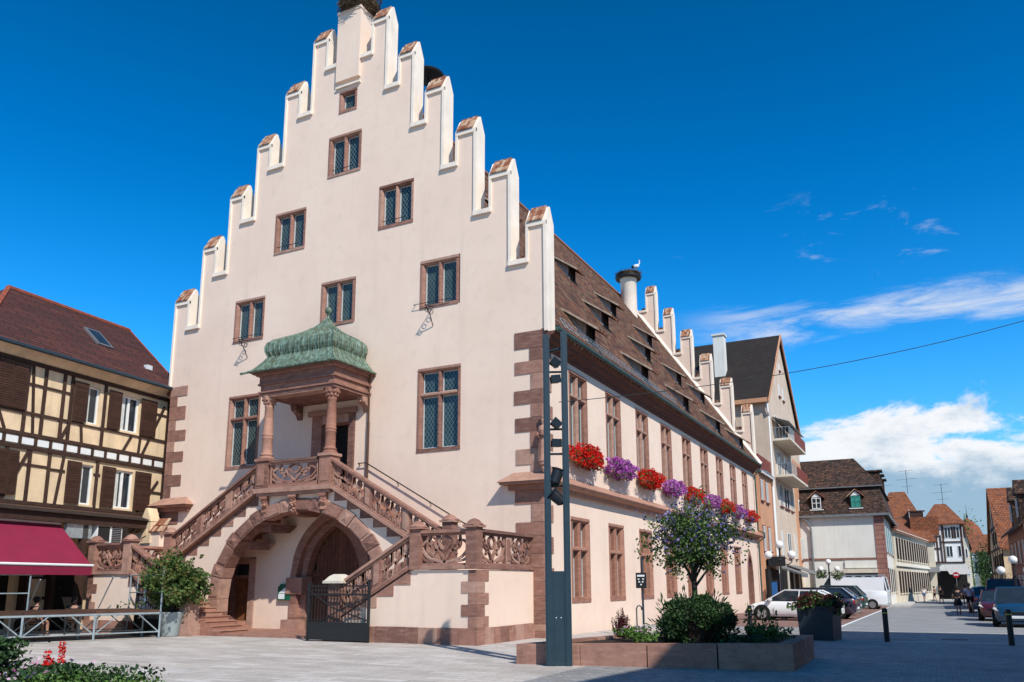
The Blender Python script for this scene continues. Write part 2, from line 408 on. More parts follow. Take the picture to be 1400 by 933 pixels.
# ================================================================== TOWN HALL
TH = thing('town_hall', 'tall cream town hall with stepped gable, red sandstone stairs and green copper canopy', 'town hall')
YB = 36.2                                   # back gable plane
ML = [(-17.96, -17.07, 14.03), (-16.45, -15.63, 16.27), (-15.0, -14.2, 18.38), (-13.56, -12.77, 20.46), (-12.09, -11.24, 22.56), (-10.65, -9.83, 24.62)]
MR = [(-.52, .25, 14.1), (-2.0, -1.12, 16.3), (-3.44, -2.56, 18.4), (-4.86, -3.98, 20.55), (-6.17, -5.4, 22.55), (-7.55, -6.72, 24.62)]
NB = [12.8, 15.02, 17.2, 19.35, 21.4, 23.23]
CH = (-9.3, -8.1)
def outline():
    seg = []
    for i, (a, b, t) in enumerate(ML):
        seg.append((a, b, t)); nx = ML[i + 1][0] if i < 5 else CH[0]
        seg.append((b, nx, NB[i]))
    seg.append((CH[0], CH[1], 23.23))
    for i in range(5, -1, -1):
        a, b, t = MR[i]
        px = CH[1] if i == 5 else MR[i + 1][1]
        seg.append((px, a, NB[i])); seg.append((a, b, t))
    return seg
SEG = outline()
def top_at(x):
    for a, b, t in SEG:
        if a <= x <= b: return t
    return 0
# front openings: x0,x1,z0,z1
FW = [('cross', -14.32, -12.58, 6.3, 9.36), ('cross', -4.96, -3.15, 6.29, 9.38),
      ('two', -14.31, -12.65, 11.66, 13.54), ('two', -9.66, -7.96, 11.66, 13.54), ('two', -4.94, -3.22, 11.66, 13.56),
      ('two', -12.31, -10.66, 15.24, 17.07), ('two', -6.95, -5.33, 15.25, 17.07), ('two', -9.6, -7.93, 18.06, 19.87), ('one', -9.15, -8.24, 20.87, 21.87)]
HOLES = [(a, b, c, d) for _, a, b, c, d in FW] + [(-9.75, -7.75, 5.1, 8.3), (-10.67, -6.61, -.5, 4.5), (-13.8, -12.32, -.5, 2.75)]
def front_in(x, z):
    if z < 10.2 and (x > 0 or x < -17.8): return False
    if z > top_at(x): return False
    return not any(a < x < b and c < z < d for a, b, c, d in HOLES)
mb = MB()
xs = [-17.8, 0] + [v for s in SEG for v in s[:2]] + [v for h in HOLES for v in h[:2]]
zs = [-.5, 10.2] + [s[2] for s in SEG] + [v for h in HOLES for v in h[2:]]
cellwall(mb, xs, zs, front_in, 0, .6)
# fill round the pointed portal
PC = -8.64
def pointed(w, zs_, h):
    Rr = (h * h + w * w) / (2 * w)
    return lambda x: zs_ + math.sqrt(max(0, Rr * Rr - (abs(x - PC) + Rr - w) ** 2)) if abs(x - PC) < w else 0
po = pointed(1.83, 2.0, 2.4)
pxs = [-10.67] + frange(PC - 1.83, PC + 1.83, 24) + [-6.61]
strips(mb, pxs, lambda x: max(po(x), 2.0) if abs(x - PC) < 1.829 else 2.0, lambda x: 4.5, 0, .6)
mb.box(-10.67, PC - 1.83, 0, .6, -.5, 2.0); mb.box(PC + 1.83, -6.61, 0, .6, -.5, 2.0)
fw = mb.build('front_wall', 'plaster', TH)
# stepped back gable
mb = MB()
cellwall(mb, xs, [-.5, 10.2] + [s[2] for s in SEG], lambda x, z: (z >= 10.2 or -17.8 < x < 0) and z < top_at(x), YB, YB + .6)
bw = mb.build('back_wall', 'plaster', TH)

def merlons(y0, par, tilepar):
    """raised bands, saddle caps and little tiles for one stepped gable whose outer face is y0"""
    band = MB(); cap = MB(); tl = MB()
    y1 = y0 + .55
    alls = [(m, NB[i - 1] if i else None, NB[i], 'L') for i, m in enumerate(ML)] + [(m, NB[i], NB[i - 1] if i else None, 'R') for i, m in enumerate(MR)]
    for (a, b, t), lz, rz, side in alls:
        band.cut(); cap.cut(); tl.cut()
        lz_ = lz if lz is not None else 10.2; rz_ = rz if rz is not None else 10.2
        band.box(a - .012, a + .09, y0 - .07, y0 - .002, lz_ - .1, t)
        band.box(b - .10, b + .012, y0 - .07, y0 - .002, rz_ - .1, t)
        band.box(a - .012, b + .012, y0 - .075, y0 - .003, t - .13, t + .02)
        # side coats, a hair proud of the wall edge
        band.box(a - .012, a, y0 - .002, y1 + .05, lz_ - .1, t + .02); band.box(b, b + .012, y0 - .002, y1 + .05, rz_ - .1, t + .02)
        ym = (y0 - .07 + y1 + .05) / 2; h = .62
        cap.prism([(y0 - .07, t + .02), (y1 + .05, t + .02), (ym + .03, t + h), (ym - .03, t + h)], a - .012, b + .012, 'x')
        n = 6; rows = 3
        for sgn in (0, 1):
            ys = (y0 - .12, ym) if not sgn else (y1 + .1, ym)
            for i in range(n):
                for j in range(rows):
                    xa = a + .07 + (b - a - .16) * i / n; xb = xa + (b - a - .16) / n * ru(.84, .96)
                    f0, f1 = j / rows, (j + 1.12) / rows
                    P = lambda f, o: (ys[0] + (ys[1] - ys[0]) * f, t - .0 + h * f + o)
                    (ya, za), (yb, zb) = P(f0, .075), P(f1, .045)
                    tl.hexa([(xa, ya, za - .03), (xb, ya, za - .03), (xb, yb, zb - .03), (xa, yb, zb - .03)], [(xa, ya, za + .02), (xb, ya, za + .02), (xb, yb, zb + .02), (xa, yb, zb + .02)])
    # notch sills with a few tiles behind
    for i in range(6):
        for (a, b) in ((ML[i][1], ML[i + 1][0] if i < 5 else CH[0]), (CH[1] if i == 5 else MR[i + 1][1], MR[i][0])):
            z = NB[i]; band.cut(); tl.cut()
            band.box(a - .1, b + .08, y0 - .11, y0 - .004, z - .14, z + .03); band.box(a + .013, b - .013, y0 - .004, y1 + .05, z + .001, z + .03)
            for k in range(4):
                w = (b - a - .16) / 4
                tl.prism([(y0 + .22, z + .03), (y1 + .1, z + .03), (y1 + .1, z + .34), (y0 + .42, z + .38)], a + .08 + w * k, a + .08 + w * (k + .85), 'x')
    band.build_each('edge_band', 'plaster2', par); cap.build_each('merlon_cap', 'plaster2', par); tl.build_each('cap_tiles', 'tilecap', par)
merlons(0, fw, fw); merlons(YB, bw, bw)

# side walls
WPER = 3.75; WY = [2.3 + WPER * k for k in range(9)]
def side_in(y, z):
    for k, w in enumerate(WY):
        if w < y < w + 1.74 and 6.25 < z < 9.34: return False
        if k < 8 and w - .02 < y < w + 1.72 and 1.03 < z < 4.0: return False
    if 32.4 < y < 34.3 and z < 4.1: return False
    return True
mb = MB()
ys = [.6, YB, 32.4, 34.3] + [v for w in WY for v in (w, w + 1.74, w - .02, w + 1.72)]
cellwall(mb, ys, [-.6, 1.03, 4.0, 6.25, 9.34, 9.7, 4.1], side_in, 0, .5, lambda a, d, z: (-d, a, z))
SC = 33.35
so = lambda w, zs_, h: (lambda y: zs_ + math.sqrt(max(0, ((h * h + w * w) / (2 * w)) ** 2 - (abs(y - SC) + (h * h + w * w) / (2 * w) - w) ** 2)) if abs(y - SC) < w else zs_)
f1, f2 = so(.94, 2.35, 1.6), so(.66, 2.35, 1.25)
strips(mb, frange(32.41, 34.29, 16), f1, lambda y: 4.1, -.0, -.5, .5, lambda a, d, z: (d, a, z))
sw = mb.build('side_wall', 'plaster', TH)
mb = MB(); mb.box(-17.8, -17.3, .6, YB, -.6, 9.7); mb.build('far_side_wall', 'plaster', TH)
mb = MB()
strips(mb, frange(32.41, 34.29, 16), f2, f1, .03, -.4, .4, lambda a, d, z: (d, a, z))
for s in (-1, 1):
    for k in range(5): mb.box(-.4, .03, SC + s * .66, SC + s * .94, -.5 + k * .57, -.5 + (k + 1) * .57 - .012)
sd = mb.build('side_door', 'stone', TH)
mb = MB()
for k in range(6):
    y0 = SC - .66 + k * .22
    mb.box(-.34, -.28, y0 + .006, y0 + .214, -.5, 3.55)
mb.build('door_leaf', 'wood', sd)

# ---- windows
def window(w, h, nx, trans, deep=.24, b=.15, st='stone', gl='glass'):
    fr = MB()
    L = [(0, -.025), (b * .6, -.025), (b, .09), (b, deep), (0, deep)]
    fr.prism(L, b * .9, h - b, 'z'); fr.prism([(w - p[0], p[1]) for p in L], b * .9, h - b, 'z')
    fr.prism([(-.026, h), (-.026, h - b * .6), (.09, h - b), (deep, h - b), (deep, h)], 0, w, 'x')
    fr.prism([(-.03, 0), (-.03, b * .8), (.09, b * 1.0), (deep, b * 1.1), (deep, 0)], 0, w, 'x')
    xsn = [b + (w - 2 * b) * i / nx for i in range(1, nx)]
    m = .07
    for x in xsn: fr.prism([(x - m, deep), (x - m, .08), (x - .03, .0), (x + .03, .0), (x + m, .08), (x + m, deep)], b, h - b, 'z')
    zt = None
    if trans:
        zt = h - b - (h - 2 * b) * trans
        fr.prism([(deep, zt - m), (.08, zt - m), (-.004, zt - .03), (-.004, zt + .035), (.08, zt + m * 1.2), (deep, zt + m * 1.3)], b, w - b, 'x')
    root = fr.build('window', st)
    ed = [b] + xsn + [w - b]; zz = [(b, h - b)] if not zt else [(b, zt - m), (zt + m, h - b)]
    ca = MB(); g = MB()
    for i in range(nx):
        xa = ed[i] + (m if i else 0); xb = ed[i + 1] - (m if i < nx - 1 else 0)
        for (za, zb) in zz:
            for q in ((xa, xa + .036, za, zb), (xb - .03, xb, za, zb), (xa + .045, xb - .03, za, za + .04), (xa + .045, xb - .03, zb - .03, zb)):
                ca.box(q[0], q[1], deep - .07, deep - .02, q[2], q[3])
            g.box(xa, xb, deep - .045, deep - .03, za, zb)
    ca.build('casement', 'case', root); g.build('glass', gl, root)
    return root
def place(proto, x, z, face='front', first=False, y=0):
    c = proto if first else copytree(proto)
    c.parent = TH
    if face == 'front': c.location = (x, y, z)
    else: c.location = (0, x, z); c.rotation_euler = (0, 0, R(90))
    return c
protos = {}
for kind, a, b, c, d in FW:
    key = (kind, round(b - a, 1), round(d - c, 1))
    if key in protos: place(protos[key], a, c)
    else:
        p = window(b - a, d - c, 1 if kind == 'one' else 2, .3 if kind == 'cross' else 0)
        protos[key] = p; place(p, a, c, first=True)
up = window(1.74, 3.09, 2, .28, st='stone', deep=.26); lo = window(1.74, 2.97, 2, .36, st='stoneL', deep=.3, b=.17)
for k, w in enumerate(WY):
    place(up, w, 6.25, 'side', k == 0)
    if k < 8: place(lo, w - .02, 1.03, 'side', k == 0)

# ---- sandstone quoins
def quoins(name, x, sx, zlist, side=True):
    mb = MB(); z = zlist[0]; k = 0
    while z > zlist[1] + .05:
        h = min(ru(.42, .6), z - zlist[1]); zb = z - h
        lf = (1.0 if k % 2 == 0 else .42) * ru(.92, 1.06); ls = (.45 if k % 2 == 0 else .8) * ru(.95, 1.05)
        a, b = (x - sx * lf, x + sx * .025)
        mb.box(a, b, -.03, -.001, zb + .018, z)
        if side: mb.box(x + sx * .001, x + sx * .025, .0, ls, zb + .018, z, mb.r[-1])
        z = zb; k += 1
    return mb.build(name, 'stone', TH)
quoins('quoins', 0, 1, (10.16, 5.32)); quoins('quoins', 0, 1, (4.72, .02)); quoins('quoins', -17.8, -1, (10.16, 5.32)); quoins('quoins', -17.8, -1, (4.72, .0))
mb = MB(); mb.box(-.5, .05, -.06, -.002, -.3, .22); mb.box(.001, .05, 0, 1.1, -.3, .22); mb.build('corner_plinth', 'stone', TH)
# kneeler blocks under the parapet feet
mb = MB(); mb.prism([(0, 9.75), (.26, 10.2), (0, 10.2)], 0, .6, 'y'); mb.prism([(-17.8, 9.75), (-17.96, 10.2), (-17.8, 10.2)], 0, .6, 'y'); mb.build_each('kneeler', 'stone', TH)
# ---- string course, hipped at its ends on the front
mb = MB()
def stringpiece(xa, xb, ha, hb):
    # sloping top along the front, tip to tip; ha/hb: hipped inset at each end
    o = .45
    lowr = [(xa, -o, 4.98), (xb, -o, 4.98), (xb, 0, 4.98), (xa, 0, 4.98)]
    upr = [(xa + ha, -.01, 5.32), (xb - hb, -.01, 5.32), (xb - hb, 0, 5.32), (xa + ha, 0, 5.32)]
    mb.hexa(lowr, upr, .9)
    mb.box(xa + .08, xb - .08 if hb > 0 else xb, -o + .06, 0, 4.9, 4.978, .6); mb.box(xa + .3, xb - .2, -.16, 0, 4.72, 4.898, .3)
stringpiece(-1.5, .45, .45, .45); mb.cut(); stringpiece(-18.25, -15.95, .45, .45); mb.cut()
pr = [(.002, 4.72), (.14, 4.72), (.16, 4.86), (.36, 4.9), (.45, 4.99), (.45, 5.02), (.002, 5.32)]
mb.prism(pr, 0.002, YB + .4, 'y', .8)
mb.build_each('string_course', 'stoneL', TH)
# ---- eaves cornice + gutter + roof
mb = MB()
cp = [(.001, 9.55), (.06, 9.55), (.07, 9.66), (.15, 9.68), (.16, 9.76), (.30, 9.82), (.34, 9.94), (.50, 9.99), (.52, 10.08), (.001, 10.08)]
mb.prism(cp, .02, YB + .3, 'y'); mb.prism([(-17.8 - p[0], p[1]) for p in cp], .02, YB + .3, 'y')
mb.build_each('eaves_cornice', 'stoneD', TH)
mb = MB(); mb.tube([(.62, -.02, 10.12), (.62, YB + .2, 10.12)], .085, 8); mb.tube([(-18.42, -.02, 10.12), (-18.42, YB + .2, 10.12)], .085, 8)
mb.build_each('gutter', 'gutter', TH, smooth=True)
mb = MB(); mb.tube([(.62, YB + .1, 10.05), (.35, YB + .1, 9.6), (.16, YB + .05, 9.4), (.16, YB + .05, 5.4), (.6, YB, 5.2), (.6, YB, 4.9), (.16, YB, 4.6), (.16, YB, 0)], .06, 8); mb.build('downpipe', 'gutter', TH, smooth=True)
ZR = 23.86; XR = -8.84; SL = (ZR - 10.12) / (.62 - XR)
mb = MB()
mb.prism([(.60, 10.14), (XR, ZR), (XR, ZR - .2), (.5, 10.0)], .601, YB - .001, 'y', .5); mb.prism([(-18.28, 10.14), (XR - .002, ZR), (XR - .002, ZR - .2), (-18.18, 10.0)], .601, YB - .001, 'y', .5)
rf = mb.build('roof', 'roof', TH)
mb = MB(); mb.tube([(XR, .6, ZR + .02), (XR, YB, ZR + .02)], .13, 8); mb.build('ridge_tiles', 'tilecap', rf)
mb = MB()
nrm = Vector((SL, 0, 1)).normalized()
for yy in (YB - .14,):
    a = Vector((.6, yy, 10.16)); b = Vector((XR, yy, ZR + .02)); o_ = nrm * .05
    mb.hexa([a, a + Vector((0, .137, 0)), b + Vector((0, .137, 0)), b], [a + o_, a + o_ * 4 + Vector((0, .137, 0)), b + o_ * 4 + Vector((0, .137, 0)), b + o_])
mb.build('parapet_flashing', 'plaster2', rf)
xr = lambda z: .62 - (z - 10.12) / SL
# snow guard
mb = MB()
for k in range(3):
    z0 = 10.35 + .12 * k; p = Vector((xr(z0) + .12, 0, z0 + .05 + .05 * k))
    mb.tube([(p.x, .7, p.z), (p.x, 15, p.z)], .008, 4)
y = .7
while y < 15:
    mb.tube([(xr(10.3) + .12, y, 10.34), (xr(10.62) + .13, y, 10.72)], .01, 4); y += .35
mb.build('snow_guard', 'steel', rf)
# dormers: long shed roofs breaking out of the slope
def dormer():
    w, h, s = .66, .78, .66
    dx = h / (SL - s); e = .5
    mb = MB()
    def slab(y0, y1):
        nonlocal mb
        mb.prism([(e, h - s * e - .02), (-dx, h + s * dx + .03), (-dx, h + s * dx - .05), (e, h - s * e - .12)], y0, y1, 'y', .5)
    slab(-w / 2 - .26, w / 2 + .26)
    root = mb.build('dormer', 'roof')
    mb = MB(); slab(-w / 2 - .3, -w / 2 - .261); slab(w / 2 + .261, w / 2 + .3); mb.build_each('verge', 'verge', root)
    c = MB()
    for y0 in (-w / 2, w / 2 - .08): c.prism([(0, -.05), (0, h - .06), (-dx, h + s * dx - .06)], y0, y0 + .08, 'y')
    c.build_each('cheek', 'weathered', root)  # cheek tone already carries the shade of the overhanging slab
    f = MB()
    f.box(-.3, -.24, -w / 2 + .08, w / 2 - .08, -.0, h - .1); f.build('opening', 'void', root)
    f = MB(); f.box(-.06, .03, -w / 2 - .04, -w / 2 + .08, -.04, h - .05); f.box(-.06, .03, w / 2 - .08, w / 2 + .04, -.04, h - .05); f.box(-.06, .04, -w / 2 - .05, w / 2 + .05, -.08, .04); f.box(-.05, .02, -.05, .05, 0, h - .08)
    f.build('frame', 'timber', root)
    f = MB()
    for y0, y1 in ((-w / 2 - .06, -w / 2 - .002), (w / 2 + .002, w / 2 + .06)):
        f.prism([(.02, .0), (-dx, SL * dx - .0), (-dx, SL * dx + .05), (.02, .06)], y0, y1, 'y')
    f.build_each('flashing', 'lead', root)
    return root
dm = dormer(); first = True
for z, yl in ((10.75, (4.2, 10.9, 17.9, 25.2, 32)), (13.9, (11.7, 18.4, 24.7, 30.6)), (17.1, (5.6, 12.9, 19.1, 26.0))):
    for y in yl:
        c = dm if first else copytree(dm)
        first = False; c.parent = TH; c.location = (xr(z), y, z)
# chimneys
mb = MB(); mb.box(CH[0], CH[1], -.14, .85, 22.3, 25.45); mb.box(CH[0] - .03, CH[1] + .03, -.17, .88, 25.45, 25.58)
ch = mb.build('front_chimney', 'plaster', TH)
mb = MB(); mb.box(CH[0] - .03, CH[1] + .03, -.1, -.001, 22.02, 22.1); mb.build('sill_moulding', 'plaster2', ch)
mb = MB(); mb.lathe([(.62, 21), (.62, 24.7), (.66, 24.75), (.66, 24.9)], (-7.95, 33.2, 0), 14); rc = mb.build('rear_chimney', 'plaster2', TH, smooth=True)
mb = MB(); mb.lathe([(.98, 24.9), (1.02, 25.0), (.98, 25.1), (.2, 25.12)], (-7.95, 33.2, 0), 20); mb.build('nest_platform', 'iron', rc, smooth=True)
mb = MB(); mb.tube([(XR, 6.1, 23.7), (XR, 6.1, 26.2)], .06, 6); nm = mb.build('nest_mast', 'iron', TH)
mb = MB(); mb.lathe([(.2, 26.15), (.75, 26.2), (.8, 26.28), (.75, 26.34), (.1, 26.34)], (XR, 6.1, 0), 18); mb.build('nest_disc', 'iron', nm, smooth=True)

# ---- portal, small door
mb = MB()
pi_ = pointed(1.22, 2.0, 1.85); pm_ = pointed(1.5, 2.0, 2.1)
XA = frange(PC - 1.829, PC + 1.829, 30)
strips(mb, XA, lambda x: max(2.0, pm_(x)) if abs(x - PC) < 1.5 else 2.0, lambda x: max(2.0, po(x)), -.1, .5, .4)
strips(mb, frange(PC - 1.499, PC + 1.499, 26), lambda x: max(2.0, pi_(x)) if abs(x - PC) < 1.22 else 2.0, lambda x: max(2.0, pm_(x)), .12, .5, .3)
for s in (-1, 1):
    z = 0
    while z < 1.99:
        h = min(.5, 2.0 - z); r = rnd()
        mb.box(PC + s * 1.5, PC + s * 1.83, -.1, .5, z, z + h - .008, r); mb.box(PC + s * 1.22, PC + s * 1.5, .12, .5, z, z + h - .008, r); z += h
    mb.box(PC + s * 1.2, PC + s * 1.98, -.16, .1, 1.35, 1.95); mb.box(PC + s * 1.2, PC + s * 2.0, -.32, .1, 0, .42)
pt = mb.build('portal', 'stone', TH)
mb = MB()
k = -1.22
while k < 1.21:
    mb.box(PC + k + .005, PC + k + .17, .42, .48, 0, min(max(2.0, pi_(PC + k + .01)), max(2.0, pi_(PC + k + .165))) + .03); k += .175
mb.box(PC - 1.2, PC + 1.2, .38, .42, 2.0, 2.12)
mb.build('gate_leaf', 'woodD', pt)
mb = MB(); mb.box(-13.79, -13.5, -.05, .4, 0, 2.7); mb.box(-12.62, -12.33, -.05, .4, 0, 2.7); mb.box(-13.5, -12.62, -.04, .4, 2.5, 2.74); mb.box(-13.5, -12.62, .0, .4, 1.95, 2.07)
d_ = mb.build('small_door', 'stone', TH)
mb = MB()
for k in range(4): mb.box(-13.5 + k * .22 + .003, -13.5 + (k + 1) * .22 - .003, .22, .26, .35, 1.95)
mb.box(-13.45, -12.65, .18, .22, .9, 1.02)
mb.build('door_leaf', 'wood', d_)
mb = MB(); mb.box(-13.5, -12.62, .26, .3, 2.07, 2.5); mb.build('fanlight', 'pane', d_)
mb = MB(); mb.box(-13.5, -12.62, -.2, .2, 0, .34); mb.build('threshold', 'stone', d_)
# balcony door
mb = MB()
mb.box(-9.75, -9.28, -.1, .5, 5.1, 8.28); mb.box(-7.99, -7.74, -.1, .5, 5.1, 8.28); mb.box(-9.28, -7.99, -.08, .5, 7.72, 8.28); mb.box(-9.9, -7.6, -.2, -.1, 8.05, 8.25)
bd = mb.build('balcony_door', 'stone', TH)
mb = MB(); mb.box(-9.28, -7.99, .42, .46, 5.1, 7.72); mb.build('door_leaf', 'void', bd)

# ================================================================== STAIRCASE
CX = -8.84; YF = -1.9; YW = -1.82; AX = -8.66
def mir(x): return 2 * CX - x
# stringer lines (top of masonry) for upper flights, right one; left is mirrored but stops at its newel
XN = -2.36                                                # newel axis
def topR(x): return 4.92 if abs(x - CX) < 1.72 else 4.92 - (abs(x - CX) - 1.72) * .577
ring_o = lambda x: 1.2 + 3.5 * math.sqrt(max(0, 1 - ((x - AX) / 4.08) ** 2))
ring_i = lambda x: 1.2 + 3.08 * math.sqrt(max(0, 1 - ((x - CX) / 3.58) ** 2))
mb = MB()
X0, X1 = -15.0, -2.3
xsw = sorted(set([X0, AX - 4.08, AX - 4.07, AX + 4.07, AX + 4.08, X1, CX - 1.72, CX + 1.72] + [AX + 4.08 * math.sin(R(a)) for a in range(-88, 90, 4)]))
strips(mb, xsw, lambda x: (ring_o(x) if abs(x - AX) < 4.075 else -.3), topR, YW, -1.4, .5)
strips(mb, [AX - 4.08, AX - 4.079], lambda x: -.3, lambda x: 1.2, YW, -1.4, .5)
# sloping soffit / vault behind
strips(mb, frange(X0, X1, 24), lambda x: topR(x) - .42, lambda x: topR(x) - .02, -1.39, -.001, .5)
ST = mb.build('staircase', 'plaster', TH)
# arch ring with voussoirs
mb = MB()
A = lambda t, a, b: (AX + a * math.sin(t), 1.2 + b * math.cos(t))
ANG = []; t_ = -90.0; kk = 0
while t_ < 89.9:
    d_g = 14.2 if kk % 2 == 0 else 7.2
    ANG.append((t_, min(90, t_ + d_g), kk % 2 == 1)); t_ += d_g; kk += 1
for g0, g1, big in ANG:
    t0, t1 = R(g0), R(g1 - .35)
    e = .035 if big else 0
    o0, o1 = A(t0, 4.08 + e, 3.5 + e), A(t1, 4.08 + e, 3.5 + e); i0, i1 = A(t0, 3.58 - e * .6, 3.08 - e * .6), A(t1, 3.58 - e * .6, 3.08 - e * .6)
    yf = YW - (.095 if big else .07); r = rnd()
    P = [(i0[0], yf, i0[1]), (i1[0], yf, i1[1]), (o1[0], yf, o1[1]), (o0[0], yf, o0[1])]
    Q = [(p[0], -1.38, p[2]) for p in P]
    mb.hexa(P, Q, r)
    if big:
        c = [sum(p[k] for p in P) / 4 for k in range(3)]
        S_ = [tuple(c[k] + (p[k] - c[k]) * .7 for k in range(3)) for p in P]
        S_ = [(p[0], yf - .002, p[2]) for p in S_]
        mb.add(S_ + [(c[0], yf - .05, c[2])], [(0, 1, 4), (1, 2, 4), (2, 3, 4), (3, 0, 4)], r)
    else:
        c = [sum(p[k] for p in P) / 4 for k in range(3)]
        S_ = [tuple(c[k] + (p[k] - c[k]) * .78 for k in range(3)) for p in P]
        mb.hexa([(p[0], yf - .03, p[2]) for p in S_], [(p[0], yf - .002, p[2]) for p in S_], r * .8)
for s in (-1, 1):
    for k in range(3): mb.box(AX + s * 3.58, AX + s * 4.1, YW - .08, -1.38, -.2 + k * .465, -.2 + (k + 1) * .465 - .01)
mb.build('arch', 'stone', ST)
# soffit beams
mb = MB()
for x, z in ((-11.6, 3.0), (-10.6, 3.6), (-9.3, 4.15), (-7.6, 4.1)):
    mb.cut(); mb.box(x - .28, x + .28, -1.39, -.35, z, z + .28); mb.prism([(-.35, z + .04), (-.35, z + .28), (-.02, z + .28)], x - .28, x + .28, 'x')
mb.build_each('soffit_beam', 'stone', ST)
# landings and lower flights
def lower(s):
    """s=1 right, -1 left (mirror)"""
    X = (lambda x: x) if s == 1 else mir
    m = MB()
    Xa, Xb = X(-2.6), X(-.35)
    if s == -1: Xa, Xb = -14.8, -17.0
    m.box(Xa, Xb, -3.68, -.001, .45, 2.08)
    strips(m, sorted([Xa, X(-5.05)]), lambda x: .45, (lambda x: max(.46, 2.08 - (abs(x - Xa)) * .555)), -3.68, -3.3, .5)
    wl = m.build('landing_wall', 'plaster', ST)
    m = MB()
    xx = min(Xa, Xb)
    # plinth blocks
    lo_, hi_ = sorted([X(-5.0), Xb])
    x = lo_ - .03
    while x < hi_:
        w = min(ru(.45, .75), hi_ + .05 - x); m.box(x, x + w - .012, -3.73, -3.3, -.4, .45 + ru(0, .012)); x += w
    y = -3.3; xo = Xb + .05 * s
    while y < 0:
        w = min(ru(.4, .6), -y); m.box(xo - .3 * s, xo, y, y + w - .012, -.4, .45 + ru(0, .012)); y += w
    m.build('plinth', 'stone', ST)
    # quoins of the landing corner
    m = MB(); z = .46; k = 0
    while z < 2.06:
        h = min(.325, 2.08 - z); a = .5 if k % 2 else .27; b = .27 if k % 2 else .5
        m.box(Xb - s * a, Xb + s * .02, -3.705, -3.681, z, z + h - .008); m.box(Xb + s * .0012, Xb + s * .02, -3.68, -3.68 + b + .15, z, z + h - .008, m.r[-1]); z += h; k += 1
    m.build('quoins', 'stone', ST)
    # solid steps of the lower flight
    m = MB(); n = 13; run = 4.2 / n
    for i in range(n): m.box(Xa - s * run * (n - i), Xa - s * run * (n - i - 1), -3.29, -1.95, -.2, 2.08 * (i + 1) / (n + 1) - .003); m.box(Xa - s * run * (n - i) - s * .03, Xa - s * run * (n - i - 1), -3.291, -1.95, 2.08 * (i + 1) / (n + 1) - .002, 2.08 * (i + 1) / (n + 1) + .03)
    m.build('steps', 'stoneL', ST)
    m = MB(); n = 14; xs0 = CX + s * 1.72; xe = X(-2.6) if s == 1 else -14.8
    for i in range(n):
        a = xs0 + (xe - xs0) * i / n; b = xs0 + (xe - xs0) * (i + 1) / n
        m.box(a, b, -1.37, -.002, 4.6 - 2.7 * i / n - .2, 5.1 - 3.0 * i / n - .05)
    m.build('upper_steps', 'stoneL', ST)
lower(1); lower(-1)
# stringer mouldings and tooth blocks
def teeth(m, xa, xb, line, y, n, d=.02):
    for i in range(n):
        a = xa + (xb - xa) * i / n; b = xa + (xb - xa) * (i + 1) / n; zl = min(line(a), line(b))
        hi_ = max(line(a), line(b))
        P = [(a, line(a)), (b, line(b)), (b, zl - .06), (a, zl - .06)]
        m.prism(P, y - d, y - .001, 'y')
# tracery
LILY = [[(.02, .98), (.03, .55), (.18, .2), (.5, .02)], [(.2, .99), (.2, .6), (.38, .42), (.46, .2), (.5, .02)], [(.02, .62), (.12, .8), (.24, .78), (.2, .6)],
        [(.5, .99), (.38, .82), (.42, .6), (.5, .52)], [(.28, .05), (.1, .12), (.03, .3)], [(.26, .3), (.34, .52), (.3, .68)]]
WAVE = [[(0, .97), (.05, .6), (.5, .5), (.62, .25), (.55, .02)], [(1, .97), (.95, .6), (.62, .5), (.38, .25), (.45, .02)], [(.5, .97), (.36, .8), (.5, .64), (.64, .8), (.5, .97)], [(.02, .3), (.2, .2), (.12, .03)], [(.98, .3), (.8, .2), (.88, .03)]]
def curve(pts, n=5):
    out = []
    P = [pts[0]] + list(pts) + [pts[-1]]
    for i in range(1, len(P) - 2):
        p0, p1, p2, p3 = P[i - 1], P[i], P[i + 1], P[i + 2]
        for k in range(n):
            t = k / n
            out.append(tuple(.5 * ((2 * p1[j]) + (-p0[j] + p2[j]) * t + (2 * p0[j] - 5 * p1[j] + 4 * p2[j] - p3[j]) * t * t + (-p0[j] + 3 * p1[j] - 3 * p2[j] + p3[j]) * t ** 3) for j in (0, 1)))
    out.append(pts[-1]); return out
def tracery(m, P, L, H, style, rad=.05):
    """P(u,v) -> 3D point, u in metres along, v in metres up"""
    if style == 'lily': units = [(0, L)]; C_ = LILY + [[(1 - a, b) for a, b in c] for c in LILY]
    else: n = max(1, round(L / .40)); units = [(L * i / n, L * (i + 1) / n) for i in range(n)]; C_ = WAVE
    for a, b in units:
        for c in C_:
            m.tube([P(a + (b - a) * u, v * H) for u, v in curve(c)], [rad * (1 if 0 < i < 99 else 1) for i in range(len(curve(c)))], 4, r=rnd())
